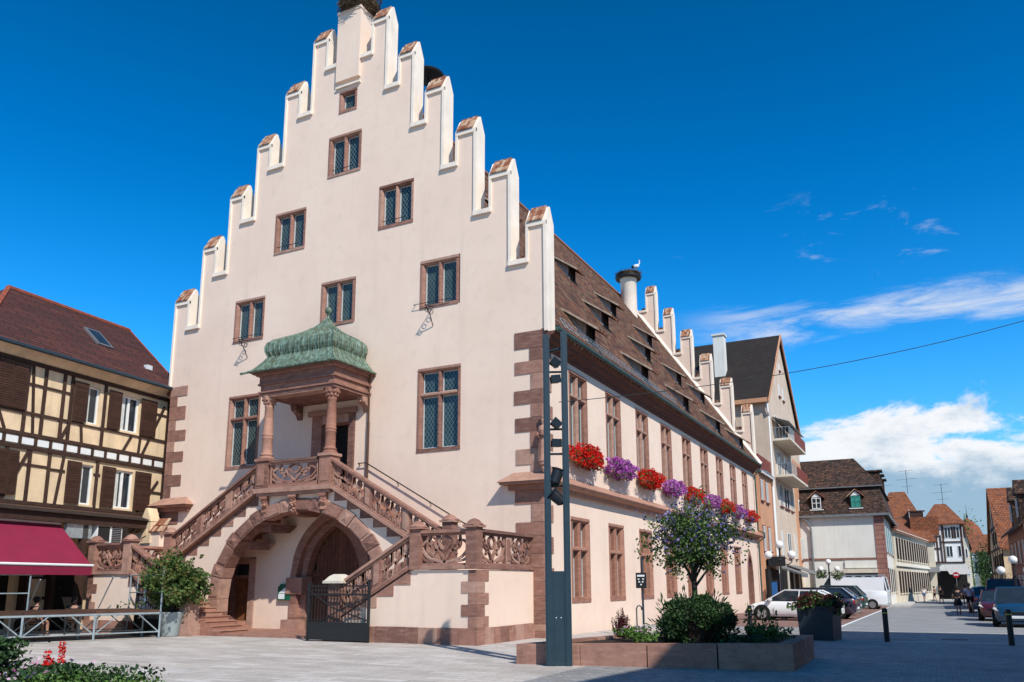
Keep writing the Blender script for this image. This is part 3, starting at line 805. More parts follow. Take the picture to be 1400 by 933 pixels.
def balustrade(name, pts, h=.98, par=ST, piers=(), style='wave', thick=.2, base=.16):
    """pts: two 3D floor points; builds bottom rail, top rail, tracery between piers"""
    a, b = Vector(pts[0]), Vector(pts[1]); d = b - a; Lh = math.hypot(d.x, d.y); u = Vector((d.x / Lh, d.y / Lh, 0)); sl = d.z / Lh
    nn = Vector((-u.y, u.x, 0)); m = MB()
    def P(s_, v, o=0): return a + u * s_ + Vector((0, 0, sl * s_ + v)) + nn * o
    def bar(s0, s1, v0, v1, t): m.hexa([P(s0, v0, -t), P(s1, v0, -t), P(s1, v0, t), P(s0, v0, t)], [P(s0, v1, -t), P(s1, v1, -t), P(s1, v1, t), P(s0, v1, t)])
    t = thick / 2
    bar(0, Lh, -.02, base * .55, t + .05); bar(0, Lh, base * .55, base, t - .01)
    bar(0, Lh, h - .16, h - .09, t - .03); bar(0, Lh, h - .09, h, t + .05)
    cuts = [0] + [c for p in piers for c in (p - .13, p + .13)] + [Lh]
    for p in piers: bar(p - .13, p + .13, base, h - .16, t - .02); bar(p - .09, p + .09, base + .08, h - .24, t)
    for i in range(0, len(cuts), 2):
        s0, s1 = cuts[i] + .04, cuts[i + 1] - .04
        bar(cuts[i], s0, base, h - .16, t - .04); bar(s1, cuts[i + 1], base, h - .16, t - .04)
        tracery(m, lambda q, v, s0=s0: P(s0 + q, base + v), s1 - s0, h - .16 - base, style)
    return m.build(name, 'stone', par)
def newel(x, y, z0, z1, w=.36, cap=True, par=ST):
    m = MB(); h = w / 2
    m.box(x - h, x + h, y - h, y + h, z0, z1)
    if cap:
        m.box(x - h - .07, x + h + .07, y - h - .07, y + h + .07, z1, z1 + .07)
        m.lathe([((h + .05) * 1.25, z1 + .07), (h * 1.1, z1 + .15), (h * .8, z1 + .21), (h * .3, z1 + .25), (.02, z1 + .26)], (x, y, 0), 8, rot=R(22.5))
    return m.build('newel_post', 'stone', par)
lineR = lambda x: 4.92 - (x - (CX + 1.72)) * .577
lineL = lambda x: 4.92 - ((CX - 1.72) - x) * .577
tb = MB()
teeth(tb, CX + 1.75, -2.6, lineR, YW, 8); tb.cut(); teeth(tb, CX - 1.75, -14.7, lineL, YW, 7); tb.cut()
l2R = lambda x: 2.06 - (-2.6 - x) * .555; l2L = lambda x: 2.06 - (x + 14.8) * .555
teeth(tb, -2.6, -5.0, l2R, -3.68, 4); tb.cut(); teeth(tb, -14.8, -12.4, l2L, -3.68, 4)
tb.build_each('step_blocks', 'stone', ST)
balustrade('balustrade', ((CX + 1.72, YF, 4.98), (-2.55, YF, 4.98 - .577 * 4.57)), 1.02, piers=(1.55, 3.1))
balustrade('balustrade', ((CX - 1.72, YF, 4.98), (-14.72, YF, 4.98 - .577 * 4.16)), 1.02, piers=(1.4, 2.8))
balustrade('balustrade', ((-2.6, -3.6, 2.14), (-5.1, -3.6, 2.14 - .555 * 2.5)), 1.05, piers=(1.25,))
balustrade('balustrade', ((-14.8, -3.6, 2.14), (-12.3, -3.6, 2.14 - .555 * 2.5)), 1.05, piers=(1.25,))
balustrade('balustrade', ((-2.35, -3.6, 2.12), (-.6, -3.6, 2.12)), 1.12, style='lily')
balustrade('balustrade', ((-16.8, -3.6, 2.12), (-15.0, -3.6, 2.12)), 1.12, style='lily')
balustrade('balustrade', ((-.46, -3.45, 2.12), (-.46, -.05, 2.12)), 1.12, style='lily', piers=(1.75,))
balustrade('balustrade', ((-16.9, -3.45, 2.12), (-16.9, -.05, 2.12)), 1.12, style='lily', piers=(1.75,))
balustrade('balcony_balustrade', ((CX - 1.1, -1.93, 5.1), (CX + 1.1, -1.93, 5.1)), 1.0, style='lily')
for x, y, z0, z1 in ((-2.42, -3.6, 2.1, 3.28), (-.5, -3.6, 2.1, 3.28), (-14.94, -3.6, 2.1, 3.28), (-16.85, -3.6, 2.1, 3.28), (XN, YF, 2.0, 3.6), (-14.9, YF, 2.0, 3.62)): newel(x, y, z0, z1)
# gate pillars at the foot of the flights
for x in (-5.33, -11.75):
    m = MB(); m.box(x - .28, x + .28, -3.85, -3.3, -.1, .4); m.box(x - .23, x + .23, -3.8, -3.35, .4, 1.72); o = m.build('gate_pillar', 'stone', ST)
    m = MB(); m.box(x - .36, x + .36, -3.93, -3.22, 1.722, 1.8)
    m.hexa([(x - .33, -3.9, 1.8), (x + .33, -3.9, 1.8), (x + .33, -3.25, 1.8), (x - .33, -3.25, 1.8)], [(x - .22, -3.79, 1.94), (x + .22, -3.79, 1.94), (x + .22, -3.36, 1.94), (x - .22, -3.36, 1.94)])
    m.hexa([(x - .22, -3.79, 1.94), (x + .22, -3.79, 1.94), (x + .22, -3.36, 1.94), (x - .22, -3.36, 1.94)], [(x - .12, -3.7, 2.0), (x + .12, -3.7, 2.0), (x + .12, -3.45, 2.0), (x - .12, -3.45, 2.0)])
    m.build('pillar_cap', 'cream' if x > -8 else 'stone', ST)
# balcony slab, corbels, front wall above the arch
mb = MB(); mb.box(CX - 1.76, CX + 1.76, -2.12, -.002, 4.93, 5.1); mb.box(CX - 1.68, CX + 1.68, -2.03, -1.83, 4.83, 4.928); mb.build('balcony_slab', 'stone', ST)
for x in (CX - 1.35, CX, CX + 1.35):
    m = MB()
    m.prism([(-1.83, 4.82), (-2.0, 4.82), (-2.06, 4.72), (-1.98, 4.62), (-2.02, 4.5), (-1.93, 4.38), (-1.96, 4.25), (-1.83, 4.1 if x == CX else 4.4)], x - .12, x + .12, 'x')
    for k in range(10): m.ball((x + ru(-.1, .1), -1.98 + ru(-.03, .03), 4.75 - k * (.06 if x == CX else .03)), ru(.03, .06), 6)
    m.tube([(x - .17, -2.0, 4.78), (x + .17, -2.0, 4.78)], .06, 8)
    m.build('corbel', 'stoneL', ST)
for x in (CX - 1.47, CX + 1.47):
    m = MB(); m.box(x - .25, x + .25, -2.08, -1.58, 5.1, 6.1); m.box(x - .16, x + .16, -2.1, -2.081, 5.22, 5.98); m.box(x + .251, x + .27, -2.0, -1.66, 5.22, 5.98); m.box(x - .3, x + .3, -2.13, -1.53, 6.1, 6.2)
    m.build('pedestal', 'stone', ST)
# handrail on the wall
mb = MB(); mb.tube([(-7.45, -.02, 6.02), (-7.45, -.12, 6.08), (-7.1, -.12, 6.08), (-2.7, -.12, 3.6), (-2.1, -.12, 3.2)], .022, 6)
for k in range(4): x = -7.1 + k * 1.4; mb.tube([(x, -.12, 6.06 - .5636 * k * 1.4), (x, -.0, 5.95 - .5636 * k * 1.4)], .014, 5)
mb.build('handrail', 'iron', ST)
# little steps under the arch, threshold slab
mb = MB()
for i in range(2): mb.box(-13.5, -12.3 - i * .2, -.9 + i * .3, -.21, .075 + .14 * i, .075 + .14 * (i + 1))
mb.build('side_steps', 'stoneL', ST)
mb = MB(); mb.box(-13.4, -5.9, -3.2, -.003, -.05, .07); mb.build('threshold_slab', 'stone', ST)
mb = MB(); mb.prism([(-11.02, 1.12), (-10.42, 1.12), (-10.42, 1.72), (-10.9, 1.72), (-11.02, 1.6)], -.13, -.02, 'y'); nb = mb.build('notice_box', 'signgreen', TH)
mb = MB(); mb.box(-10.98, -10.68, -.136, -.131, 1.17, 1.36); mb.add([(-10.98, -.1345, 1.38), (-10.66, -.1345, 1.38), (-10.6, -.1345, 1.6), (-10.72, -.1345, 1.56)], [(0, 1, 2, 3)]); mb.build('notice_paper', 'signwhite', nb)

# ---- canopy
mb = MB()
ex0, ex1 = CX - 1.75, CX + 1.75
for (g, z0, z1) in ((0, 8.55, 8.66), (.05, 8.66, 8.72), (-.02, 8.72, 8.95), (.06, 8.95, 9.02), (.02, 9.02, 9.3), (.12, 9.3, 9.36), (.22, 9.36, 9.42)):
    mb.box(ex0 - g, ex1 + g, -2.08 - g, -.001, z0, z1, rnd() * .6)
mb.box(ex0 + .5, ex1 - .5, -2.06, -1.6, 8.5, 8.549)
CA = mb.build('canopy', 'stone', TH)
mb = MB()
for x in (ex0 + .14, ex1 - .14):
    mb.cut(); mb.prism([(-.001, 8.54), (-.45, 8.54), (-.38, 8.35), (-.12, 8.2), (-.001, 8.0)], x - .13, x + .13, 'x')
    for k in range(8): mb.ball((x + ru(-.12, .12), -.3 + ru(-.1, .1), 8.4 + ru(-.1, .1)), .06, 6)
mb.build_each('bracket', 'stone', CA)
for x in (CX - 1.47, CX + 1.47):
    m = MB()
    pr = [(.27, 6.2), (.27, 6.26), (.22, 6.3), (.25, 6.36), (.2, 6.4), (.185, 6.46), (.185, 6.95), (.2, 6.97), (.2, 7.0), (.185, 7.02), (.185, 7.06), (.2, 7.08), (.2, 7.11), (.185, 7.13), (.155, 8.12), (.17, 8.14), (.17, 8.18), (.16, 8.2), (.2, 8.32), (.26, 8.44), (.27, 8.5), (.27, 8.55)]
    m.lathe(pr, (x, -1.83, 0), 18)
    for k in range(10):
        t = 2 * math.pi * k / 10
        m.ball((x + .24 * math.cos(t), -1.83 + .24 * math.sin(t), 8.42), .055, 6); m.ball((x + .2 * math.cos(t + .3), -1.83 + .2 * math.sin(t + .3), 8.3), .045, 6)
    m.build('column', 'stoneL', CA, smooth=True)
prof = [(1.0, 9.42), (.985, 9.47), (.93, 9.60), (.86, 9.78), (.80, 9.96), (.775, 10.06), (.79, 10.12), (.82, 10.26), (.825, 10.42), (.80, 10.58), (.72, 10.73), (.59, 10.87), (.45, 11.01), (.32, 11.17), (.21, 11.35), (.12, 11.55), (.05, 11.76)]
hx, hy = 1.98, 2.42
def dp(s_, r, z, face):
    """s_ in 0..1 along the face"""
    if face == 'F': return (CX - hx * r + 2 * hx * r * s_, -(.5 + (hy - .5) * r), z)
    yb_ = -.5 * (1 - r) - .002; yf_ = -(.5 + (hy - .5) * r)
    if face == 'B': return (CX - hx * r + 2 * hx * r * s_, yb_, z)
    if face == 'L': return (CX - hx * r, yb_ + (yf_ - yb_) * s_, z)
    return (CX + hx * r, yb_ + (yf_ - yb_) * s_, z)
mb = MB()
for fc, n in (('F', 14), ('L', 8), ('R', 8), ('B', 2)):
    for k in range(n):
        r_ = rnd()
        for (ra, za), (rb, zb) in zip(prof[:-1], prof[1:]):
            mb.add([dp(k / n, ra, za, fc), dp((k + 1) / n, ra, za, fc), dp((k + 1) / n, rb, zb, fc), dp(k / n, rb, zb, fc)], [(0, 1, 2, 3)], r_)
mb.add([(CX - hx, -hy, 9.419), (CX + hx, -hy, 9.419), (CX + hx, -.002, 9.419), (CX - hx, -.002, 9.419)], [(0, 1, 2, 3)], .2)
dome = mb.build('dome_roof', 'copper', CA, smooth=False)
mb = MB()
for fc, n in (('F', 14), ('L', 8), ('R', 8)):
    for k in range(0 if fc == 'F' else 1, n + (1 if fc == 'F' else 0)):
        mb.tube([dp(k / n, ra, za + .012, fc) for ra, za in prof[:-2]], [.024] * 7 + [.022] * 5 + [.016] * 3, 5)
mb.build('standing_seam', 'copper', dome)
mb = MB(); mb.tube([(CX - hx - .02, -hy - .03, 9.44), (CX + hx + .02, -hy - .03, 9.44)], .045, 6); mb.tube([(CX + hx + .03, -hy, 9.44), (CX + hx + .03, -.05, 9.44)], .045, 6); mb.tube([(CX - hx - .03, -.05, 9.44), (CX - hx - .03, -hy, 9.44), (CX - hx - .45, -hy, 9.42)], .045, 6)
mb.build('eaves_gutter', 'copper', dome)
mb = MB(); mb.lathe([(.14, 11.6), (.08, 11.72), (.05, 11.88), (.08, 11.92), (.04, 11.95), (.11, 12.0), (.14, 12.1), (.11, 12.2), (.03, 12.25), (.012, 12.45), (.0, 12.47)], (CX, -.5, 0), 12); mb.build('finial', 'copper', CA, smooth=True)
mb = MB(); mb.tube([(CX + hx - .02, -.3, 9.4), (CX + hx - .2, -.12, 9.1), (CX + hx - .2, -.1, 7.6)], .04, 6); mb.tube([(CX + hx - .2, -.1, 7.6), (CX + hx - .2, -.1, 5.5)], .05, 6); mb.build('canopy_downpipe', 'pipe', CA)
# wrought iron brackets below two windows
for x in (-13.45, -4.35):
    m = MB(); m.tube([(x, 0, 11.68), (x, -.55, 11.6)], .02, 5); m.tube([(x, -.55, 11.6), (x + .05, -.3, 11.3), (x, -.02, 10.95)], .018, 5)
    for k in range(3): m.tube([(x + .09 * math.cos(t), -.15 - .14 * k, 11.45 + .09 * math.sin(t)) for t in [i * .9 for i in range(8)]], .012, 4)
    m.tube([(x - .8, -.12, 11.85), (x + .8, -.12, 11.85)], .012, 4); m.tube([(x - .8, -.12, 11.85), (x - .8, 0, 11.85)], .012, 4); m.tube([(x + .8, -.12, 11.85), (x + .8, 0, 11.85)], .012, 4)
    m.build('iron_bracket', 'iron', TH)
mb = MB(); mb.tube([(-9.3, -.1, 18.3), (-8.2, -.1, 18.3)], .015, 4); mb.tube([(-12.1, -.1, 15.5), (-10.9, -.1, 15.5)], .015, 4); mb.tube([(-6.7, -.1, 15.5), (-5.6, -.1, 15.5)], .015, 4); mb.build_each('window_rail', 'iron', TH)
# ================================================================== generic house pieces
I4 = Matrix.Identity(4)
def faceT(kind, c, org=(0, 0, 0)):
    """local x along the wall (left to right seen from outside), local -y outwards"""
    if kind == 'F': return Matrix.Translation((0, c, 0))                       # faces -y
    if kind == 'R': return Matrix.Translation((c, 0, 0)) @ Matrix.Rotation(R(90), 4, 'Z')   # faces +x
    if kind == 'L': return Matrix.Translation((c, 0, 0)) @ Matrix.Rotation(R(-90), 4, 'Z')  # faces -x ; local x = -world y
def hwin(par, T, x, z, w, h, fr='white', pane='pane', shut=None, nx=2, sill=None, surround=None, out=.05, trans=0, sw=None):
    m = MB(); m.T = T; t = .06
    o = out
    m.box(x, x + t, -o, .02, z, z + h); m.box(x + w - t, x + w, -o, .02, z, z + h); m.box(x + t, x + w - t, -o, .02, z, z + t); m.box(x + t, x + w - t, -o, .02, z + h - t, z + h)
    for i in range(1, nx): a = x + w * i / nx; m.box(a - .035, a + .035, -o - .004, .02, z + t, z + h - t)
    if trans: m.box(x + t, x + w - t, -o - .002, .02, z + h * trans, z + h * trans + .05)
    f = m.build('window', fr, par)
    g = MB(); g.T = T; g.box(x + t, x + w - t, -.02, .0, z + t, z + h - t); g.build('pane', pane, f)
    if surround or sill:
        g = MB(); g.T = T; s_ = surround or .0
        g.box(x - .1, x + w + .1, -.14, .0, z - .1, z - .003)
        if surround:
            g.box(x - s_, x - .002, -.045, .0, z, z + h); g.box(x + w + .002, x + w + s_, -.045, .0, z, z + h); g.box(x - s_, x + w + s_, -.05, .0, z + h + .002, z + h + s_)
        g.build('window_surround', sill or 'stone', f)
    if shut:
        sw = sw or w * .5
        for a in (x - sw - .02, x + w + .02): 
            g = MB(); g.T = T
            g.box(a, a + sw, -.045, -.004, z - .02, z + h + .02, .5)
            n = int(h / .09)
            for k in range(n): g.box(a + .05, a + sw - .05, -.056, -.0455, z + .04 + (h - .06) * k / n, z + .04 + (h - .06) * (k + .6) / n, rnd())
            g.build('shutter', shut, f)
    return f
def gabled(name, label, x0, x1, y0, y1, ze, zr, axis, wallm, roofm, over=.4, z0=-.8, hip=0, mans=None, group=None):
    """house box with a saddle roof; ridge along axis"""
    h = thing(name, label, 'house', ((x0 + x1) / 2, (y0 + y1) / 2, 0), group=group)
    m = MB(); m.box(x0, x1, y0, y1, z0, ze)
    if axis == 'x':
        ym = (y0 + y1) / 2
        if not hip: m.prism([(y0, ze + .001), (y1, ze + .001), (ym, zr - .1)], x0, x1, 'x')
    else:
        xm = (x0 + x1) / 2
        if not hip: m.prism([(x0, ze + .001), (x1, ze + .001), (xm, zr - .1)], y0, y1, 'y')
    m.build('wall', wallm, h)
    o = over; r = MB(); t = .16
    if axis == 'x':
        ym = (y0 + y1) / 2; k = (zr - ze) / (ym - y0); e = ze - k * o
        a, b = x0 - (o if hip else .25), x1 + (o if hip else .25); hp = hip
        for yo in (y0 - o, y1 + o):
            r.hexa([(a, yo, e), (b, yo, e), (b - hp, ym, zr), (a + hp, ym, zr)], [(a, yo, e + t), (b, yo, e + t), (b - hp, ym, zr + t), (a + hp, ym, zr + t)], .5)
        if hip:
            for xa, xb in ((a, a + hp), (b, b - hp)): r.add([(xa, y0 - o, e + t), (xa, y1 + o, e + t), (xb, ym, zr + t)], [(0, 1, 2)], .5)
    else:
        xm = (x0 + x1) / 2; k = (zr - ze) / (xm - x0); e = ze - k * o
        a, b = y0 - (o if hip else .25), y1 + (o if hip else .25); hp = hip
        for xo in (x0 - o, x1 + o):
            r.hexa([(xo, a, e), (xo, b, e), (xm, b - hp, zr), (xm, a + hp, zr)], [(xo, a, e + t), (xo, b, e + t), (xm, b - hp, zr + t), (xm, a + hp, zr + t)], .5)
        if hip:
            for ya, yb in ((a, a + hp), (b, b - hp)): r.add([(x0 - o, ya, e + t), (x1 + o, ya, e + t), (xm, yb, zr + t)], [(0, 1, 2)], .5)
    rf = r.build('roof', roofm, h)
    return h, rf

# ================================================================== TIMBER HOUSE, left
LHR = R(5.909)
LH = thing('timber_house', 'ochre half timbered house with dark red roof and brown shutters', 'house', (-18.48, 1.0, 0), LHR)
TL = Matrix.Rotation(R(90), 4, 'Z')
U0, U1 = -14.5, -.5
ws = [(-5.45, 7.96, 1.5, 'a'), ]
WL = [(-4.84, -4.23, 7.96, 9.45), (-3.2, -2.22, 7.96, 9.45), (-4.81, -4.2, 4.78, 6.33), (-3.19, -2.23, 4.78, 6.33)]
mb = MB(); mb.T = TL
def lin_(x, z): return not any(a < x < b and c < z < d for a, b, c, d in WL)
cellwall(mb, [U0, U1] + [v for w in WL for v in w[:2]], [4.4, 9.95] + [v for w in WL for v in w[2:]], lin_, 0, .35)
mb.T = None; mb.box(-6, -.36, U1 - .3, U1, 0, 9.9); mb.box(-6, -5.7, U0, U1 - .31, 0, 9.9)
mb.prism([(-6, 9.95), (0, 9.95), (-3, 13.0)], U1 - .3, U1 - .02, 'y')
mb.build('wall', 'ochre', LH)
mb = MB(); mb.box(-1.6, -1.3, U0, U1, 0, 4.4); mb.build('ground_floor_wall', 'ochre', LH)
mb = MB(); mb.T = TL
def beam(x0, z0, x1, z1, w=.13, o=.05):
    d = Vector((x1 - x0, 0, z1 - z0)).normalized(); n = Vector((-d.z, 0, d.x)) * w * .41
    a, b = Vector((x0, 0, z0)), Vector((x1, 0, z1)); yy = Vector((0, -o - rnd() * .01, 0)); y1_ = Vector((0, -.001, 0))
    mb.hexa([a - n + y1_, b - n + y1_, b - n + yy, a - n + yy], [a + n + y1_, b + n + y1_, b + n + yy, a + n + yy])
for z in (4.62, 6.6, 7.08, 9.72): beam(U0, z, U1, z, .16, .075)
beam(U0, 7.87, U1, 7.87, .12, .05)
for u in (-8.65, -7.42, -6.7, -5.9, -5.55, -4.0, -.62, -11.5, -10.2): beam(u, 7.1, u, 9.7, .15)
for u in (-7.9, -7.0, -6.2, -4.05, -.62, -9.4, -11): beam(u, 4.65, u, 6.58, .15)
for a in ((-7.25, 9.65, -7.0, 7.12), (-8.4, 7.8, -8.1, 7.15), (-5.85, 7.12, -5.5, 7.85), (-5.0, 7.85, -4.9, 7.1), (-2.9, 7.12, -2.5, 7.85), (-1.9, 7.1, -.85, 9.4), (-2.1, 7.1, -2.05, 7.85), (-7.9, 4.7, -7.05, 6.55), (-1.9, 4.7, -.9, 6.1), (-5.8, 4.7, -5.6, 6.5), (-11.4, 7.1, -10.3, 9.6), (-10.9, 4.7, -9.5, 6.5)): beam(*a, .12, .045)
for a in ((-7.42, 8.95, -6.0, 8.95), (-5.9, 8.95, -5.55, 8.95), (-1.25, 9.0, -.62, 9.0), (-7.5, 6.0, -6.2, 6.0), (-6.2, 5.95, -5.5, 5.95), (-1.3, 5.6, -.62, 5.6), (-4.2, 6.0, -3.9, 6.0)): beam(*a, .1, .04)
u = -14.3
while u < -.6: beam(u, 6.67, u, 7.0, .12, .07); u += .62
mb.build('timber_frame', 'timber', LH)
mb = MB(); mb.T = TL; u = -14.2
while u < -1.0: mb.box(u, u + .46, -.04, -.001, 6.72, 6.97); u += .62
mb.build_each('white_infill', 'white', LH)
mb = MB(); mb.T = TL
mb.prism([(.34, 10.13), (0.0, 9.84), (0, 10.3), (.3, 10.3)][::1], 0, 1, 'x') if 0 else None
mb.hexa([(U0 - .2, -.06, 9.82), (U1 + .1, -.06, 9.82), (U1 + .1, 0, 9.82), (U0 - .2, 0, 9.82)], [(U0 - .2, -.42, 10.1), (U1 + .1, -.42, 10.1), (U1 + .1, 0, 10.1), (U0 - .2, 0, 10.1)])
mb.build('eaves_cove', 'ochre', LH)
rt = MB()
e = 10.08
# roof: right gable verge, left hip
rt.hexa([(.5, -9.7, e), (.5, -.3, e), (-3, -.3, 13.27), (-3, -6.4, 13.27)], [(.5, -9.7, e + .12), (.5, -.3, e + .12), (-3, -.3, 13.42), (-3, -6.4, 13.42)])
rt.hexa([(-6.5, -9.7, e), (-6.5, -.3, e), (-3.001, -.3, 13.27), (-3.001, -6.4, 13.27)], [(-6.5, -9.7, e + .12), (-6.5, -.3, e + .12), (-3.001, -.3, 13.42), (-3.001, -6.4, 13.42)])
rt.add([(.5, -9.7, e + .12), (-6.5, -9.7, e + .12), (-3, -6.4, 13.42)], [(0, 1, 2)])
M['roofredY'] = brickmat('dark_red_tiles_along', [(.085, .03, .026), (.125, .043, .034), (.10, .036, .03), (.07, .03, .027)], (.022, .012, .011), 1.1, .19, 'yz', zk=1.45, msize=.022, big=.45, bigcol=(.07, .034, .03), bmp=.9)
lrf = rt.build('roof', 'roofredY', LH)
mb = MB(); mb.tube([(-3, -.35, 13.42), (-3, -6.4, 13.42)], .1, 6); mb.tube([(-3, -6.4, 13.42), (.5, -9.7, e + .14)], .1, 6); mb.tube([(-3, -.3, 13.42), (.5, -.3, e + .14)], .035, 5); mb.build('ridge_tiles', 'ridgered', lrf)
mb = MB()
for (a, zz) in ((-3.75, 11.95),):
    x = .5 - (zz - e) / (13.27 - e) * 3.5 + .12
    T_ = Matrix.Translation((x + .02, a, zz)) @ Matrix.Rotation(math.atan2(3.19, 3.5), 4, 'Y')
    mb.T = T_; mb.box(-.62, .62, -.02, .76, -.02, .09); sk = mb.build('skylight', 'zinc', lrf)
    mb = MB(); mb.T = T_; mb.box(-.52, .52, .08, .66, .091, .1); mb.build('pane', 'pane', sk)
mb = MB(); mb.T = Matrix.Translation((-.35, -1.6, 11.03)); mb.box(-.1, .1, -.15, .15, -.1, .1); mb.build('roof_vent', 'lead', lrf)
mb = MB(); mb.tube([(.56, -9.8, e + .04), (.56, -.3, e + .04)], .08, 7); mb.tube([(.5, -.32, e), (.15, -.3, 9.7), (.1, -.25, 4.6), (.1, -.25, .1)], .06, 7); mb.build('gutter', 'post', LH)
# jetty shelf, ground floor
mb = MB(); mb.T = TL
mb.hexa([(U0, -.75, 4.30), (U1, -.75, 4.30), (U1, -.0, 4.30), (U0, -.0, 4.30)], [(U0, -.75, 4.36), (U1, -.75, 4.36), (U1, -.01, 4.56), (U0, -.01, 4.56)]); mb.build('pent_roof', 'roofmix', LH)
mb = MB(); mb.T = TL
mb.box(U0, U1, -.62, -.3, 3.98, 4.29)
for u in (-14, -10.6, -9, -7.3, -5.75, -4.72, -2.6, -.7): mb.box(u - .1, u + .1, .9, 1.29, 0, 3.97)
for u in (-9, -4.72, -.7): mb.box(u - .12, u + .12, -.5, -.3, 0, 3.97)
for z in (.9, 1.9, 2.9): mb.box(-5.75, -4.6, 1.2, 1.295, z, z + .13)
mb.build_each('ground_floor_timber', 'timber', LH)
mb = MB(); mb.T = TL
for k in range(4): mb.box(-14 + k * 2.0, -12.3 + k * 2.0, 1.25, 1.29, .1, 2.9)
mb.box(-4.4, -3.3, 1.2, 1.29, 0, 2.3); mb.box(-2.4, -.9, 1.2, 1.29, 0, 2.6)
mb.build_each('shop_window', 'void', LH)
mb = MB(); mb.T = TL; mb.box(-5.64, -4.83, 1.15, 1.2, .1, 1.18); mb.box(-5.64, -4.83, 1.15, 1.2, 1.3, 1.95); mb.build_each('infill_panel', 'ochre', LH)
for (a, b, c, d), sh in zip(WL, ((1, 0), (1, 1), (1, 0), (1, 1))):
    m = MB(); m.T = TL; t = .07
    for q in ((a, a + t, c, d), (b - t, b, c, d), (a + t, b - t, c, c + t), (a + t, b - t, d - t, d)): m.box(q[0], q[1], .08, .16, q[2], q[3])
    if b - a > .8: m.box((a + b) / 2 - .05, (a + b) / 2 + .05, .07, .16, c + t, d - t)
    f = m.build('window', 'white', LH)
    m = MB(); m.T = TL; m.box(a + t, b - t, .13, .15, c + t, d - t); m.build('pane', 'pane', f)
    m = MB(); m.T = TL; m.box(a + t, a + t + (b - a) * .28, .122, .127, c + t, d - t); m.build('curtain', 'curtain', f)
    m = MB(); m.T = TL; m.box(a - .06, b + .06, -.06, .1, c - .08, c - .003); m.build('sill', 'ochre', f)
    for side in (0, 1):
        if side == 1 and not sh[1] and 1: continue
        s0 = a - .66 if side == 0 else b + .03
        m = MB(); m.T = TL; wv = .63 if side == 0 else .85
        m.box(s0, s0 + wv, -.12, -.082, c - .02, d + .05, .5)
        n = 16
        for k in range(n): m.box(s0 + .06, s0 + wv - .06, -.133, -.1205, c + .05 + (d - c - .1) * k / n, c + .05 + (d - c - .1) * (k + .62) / n)
        m.build('shutter', 'shutter', f)
for (a, b, c, d) in ((-8.62, -8.05, 7.93, 9.62), (-8.03, -7.48, 7.93, 9.62), (-8.3, -7.88, 4.85, 6.42), (-7.86, -7.48, 4.85, 6.42), (-9.25, -8.66, 7.93, 9.62), (-8.75, -8.32, 4.85, 6.42)):
    m = MB(); m.T = TL; m.box(a, b, -.13, -.082, c, d, .5)
    for k in range(18): m.box(a + .05, b - .05, -.143, -.1305, c + .05 + (d - c - .1) * k / 18, c + .05 + (d - c - .1) * (k + .62) / 18)
    m.build('shutter', 'shutter', LH)
AC = MB(); AC.T = TL; AC.box(-4.25, -3.05, -.55, -.1, 3.3, 4.02)
T1 = Matrix.Rotation(LHR, 4, 'Z'); 
def lhp(x, y, z): return tuple(Matrix.Translation((-18.48, 1, 0)) @ Matrix.Rotation(LHR, 4, 'Z') @ Vector((x, y, z)))
def lthing(name, label, cat, group=None): return thing(name, label, cat, (-18.48, 1, 0), LHR, group)
ac = lthing('air_conditioner', 'white air conditioning unit hung under the jetty of the half timbered house', 'air conditioner'); AC.build('housing', 'white', ac)
mb = MB(); mb.T = TL; mb.box(-4.2, -3.65, -.556, -.551, 3.36, 3.96)
for k in range(9): mb.box(-3.55, -3.1, -.57, -.551, 3.36 + k * .07, 3.4 + k * .07)
mb.build('grille', 'iron', ac)
bx = lthing('roller_box', 'flat pale grey panel under the jetty just right of the burgundy awning', 'panel'); mb = MB(); mb.T = TL; mb.box(-5.55, -4.45, -.5, -.35, 3.45, 4.02); mb.build('panel', 'steel', bx)
# awning
aw = lthing('awning', 'burgundy cloth awning with white front bar over the terrace', 'awning')
mb = MB(); mb.T = TL
za = lambda y: 3.92 + (y + .3) * .9
mb.hexa([(-14.4, -.3, 3.90), (-5.7, -.3, 3.90), (-5.7, -2.05, 2.40), (-14.4, -2.05, 2.40)], [(-14.4, -.3, 3.92), (-5.7, -.3, 3.92), (-5.7, -2.05, 2.42), (-14.4, -2.05, 2.42)])
mb.box(-14.4, -5.7, -2.09, -2.08, 2.06, 2.36); mb.build('cloth', 'awning', aw)
mb = MB(); mb.T = TL; mb.tube([(-14.45, -2.08, 2.4), (-5.65, -2.08, 2.4)], .05, 8); mb.build('front_bar', 'white', aw)
mb = MB(); mb.T = TL
for u in (-6.2, -9.5, -13): mb.tube([(u, -.35, 3.7), (u - .8, -1.1, 3.0), (u, -2.05, 2.36)], .03, 6)
mb.tube([(-14.4, -.32, 3.98), (-5.7, -.32, 3.98)], .07, 6); mb.build_each('arm', 'white', aw)

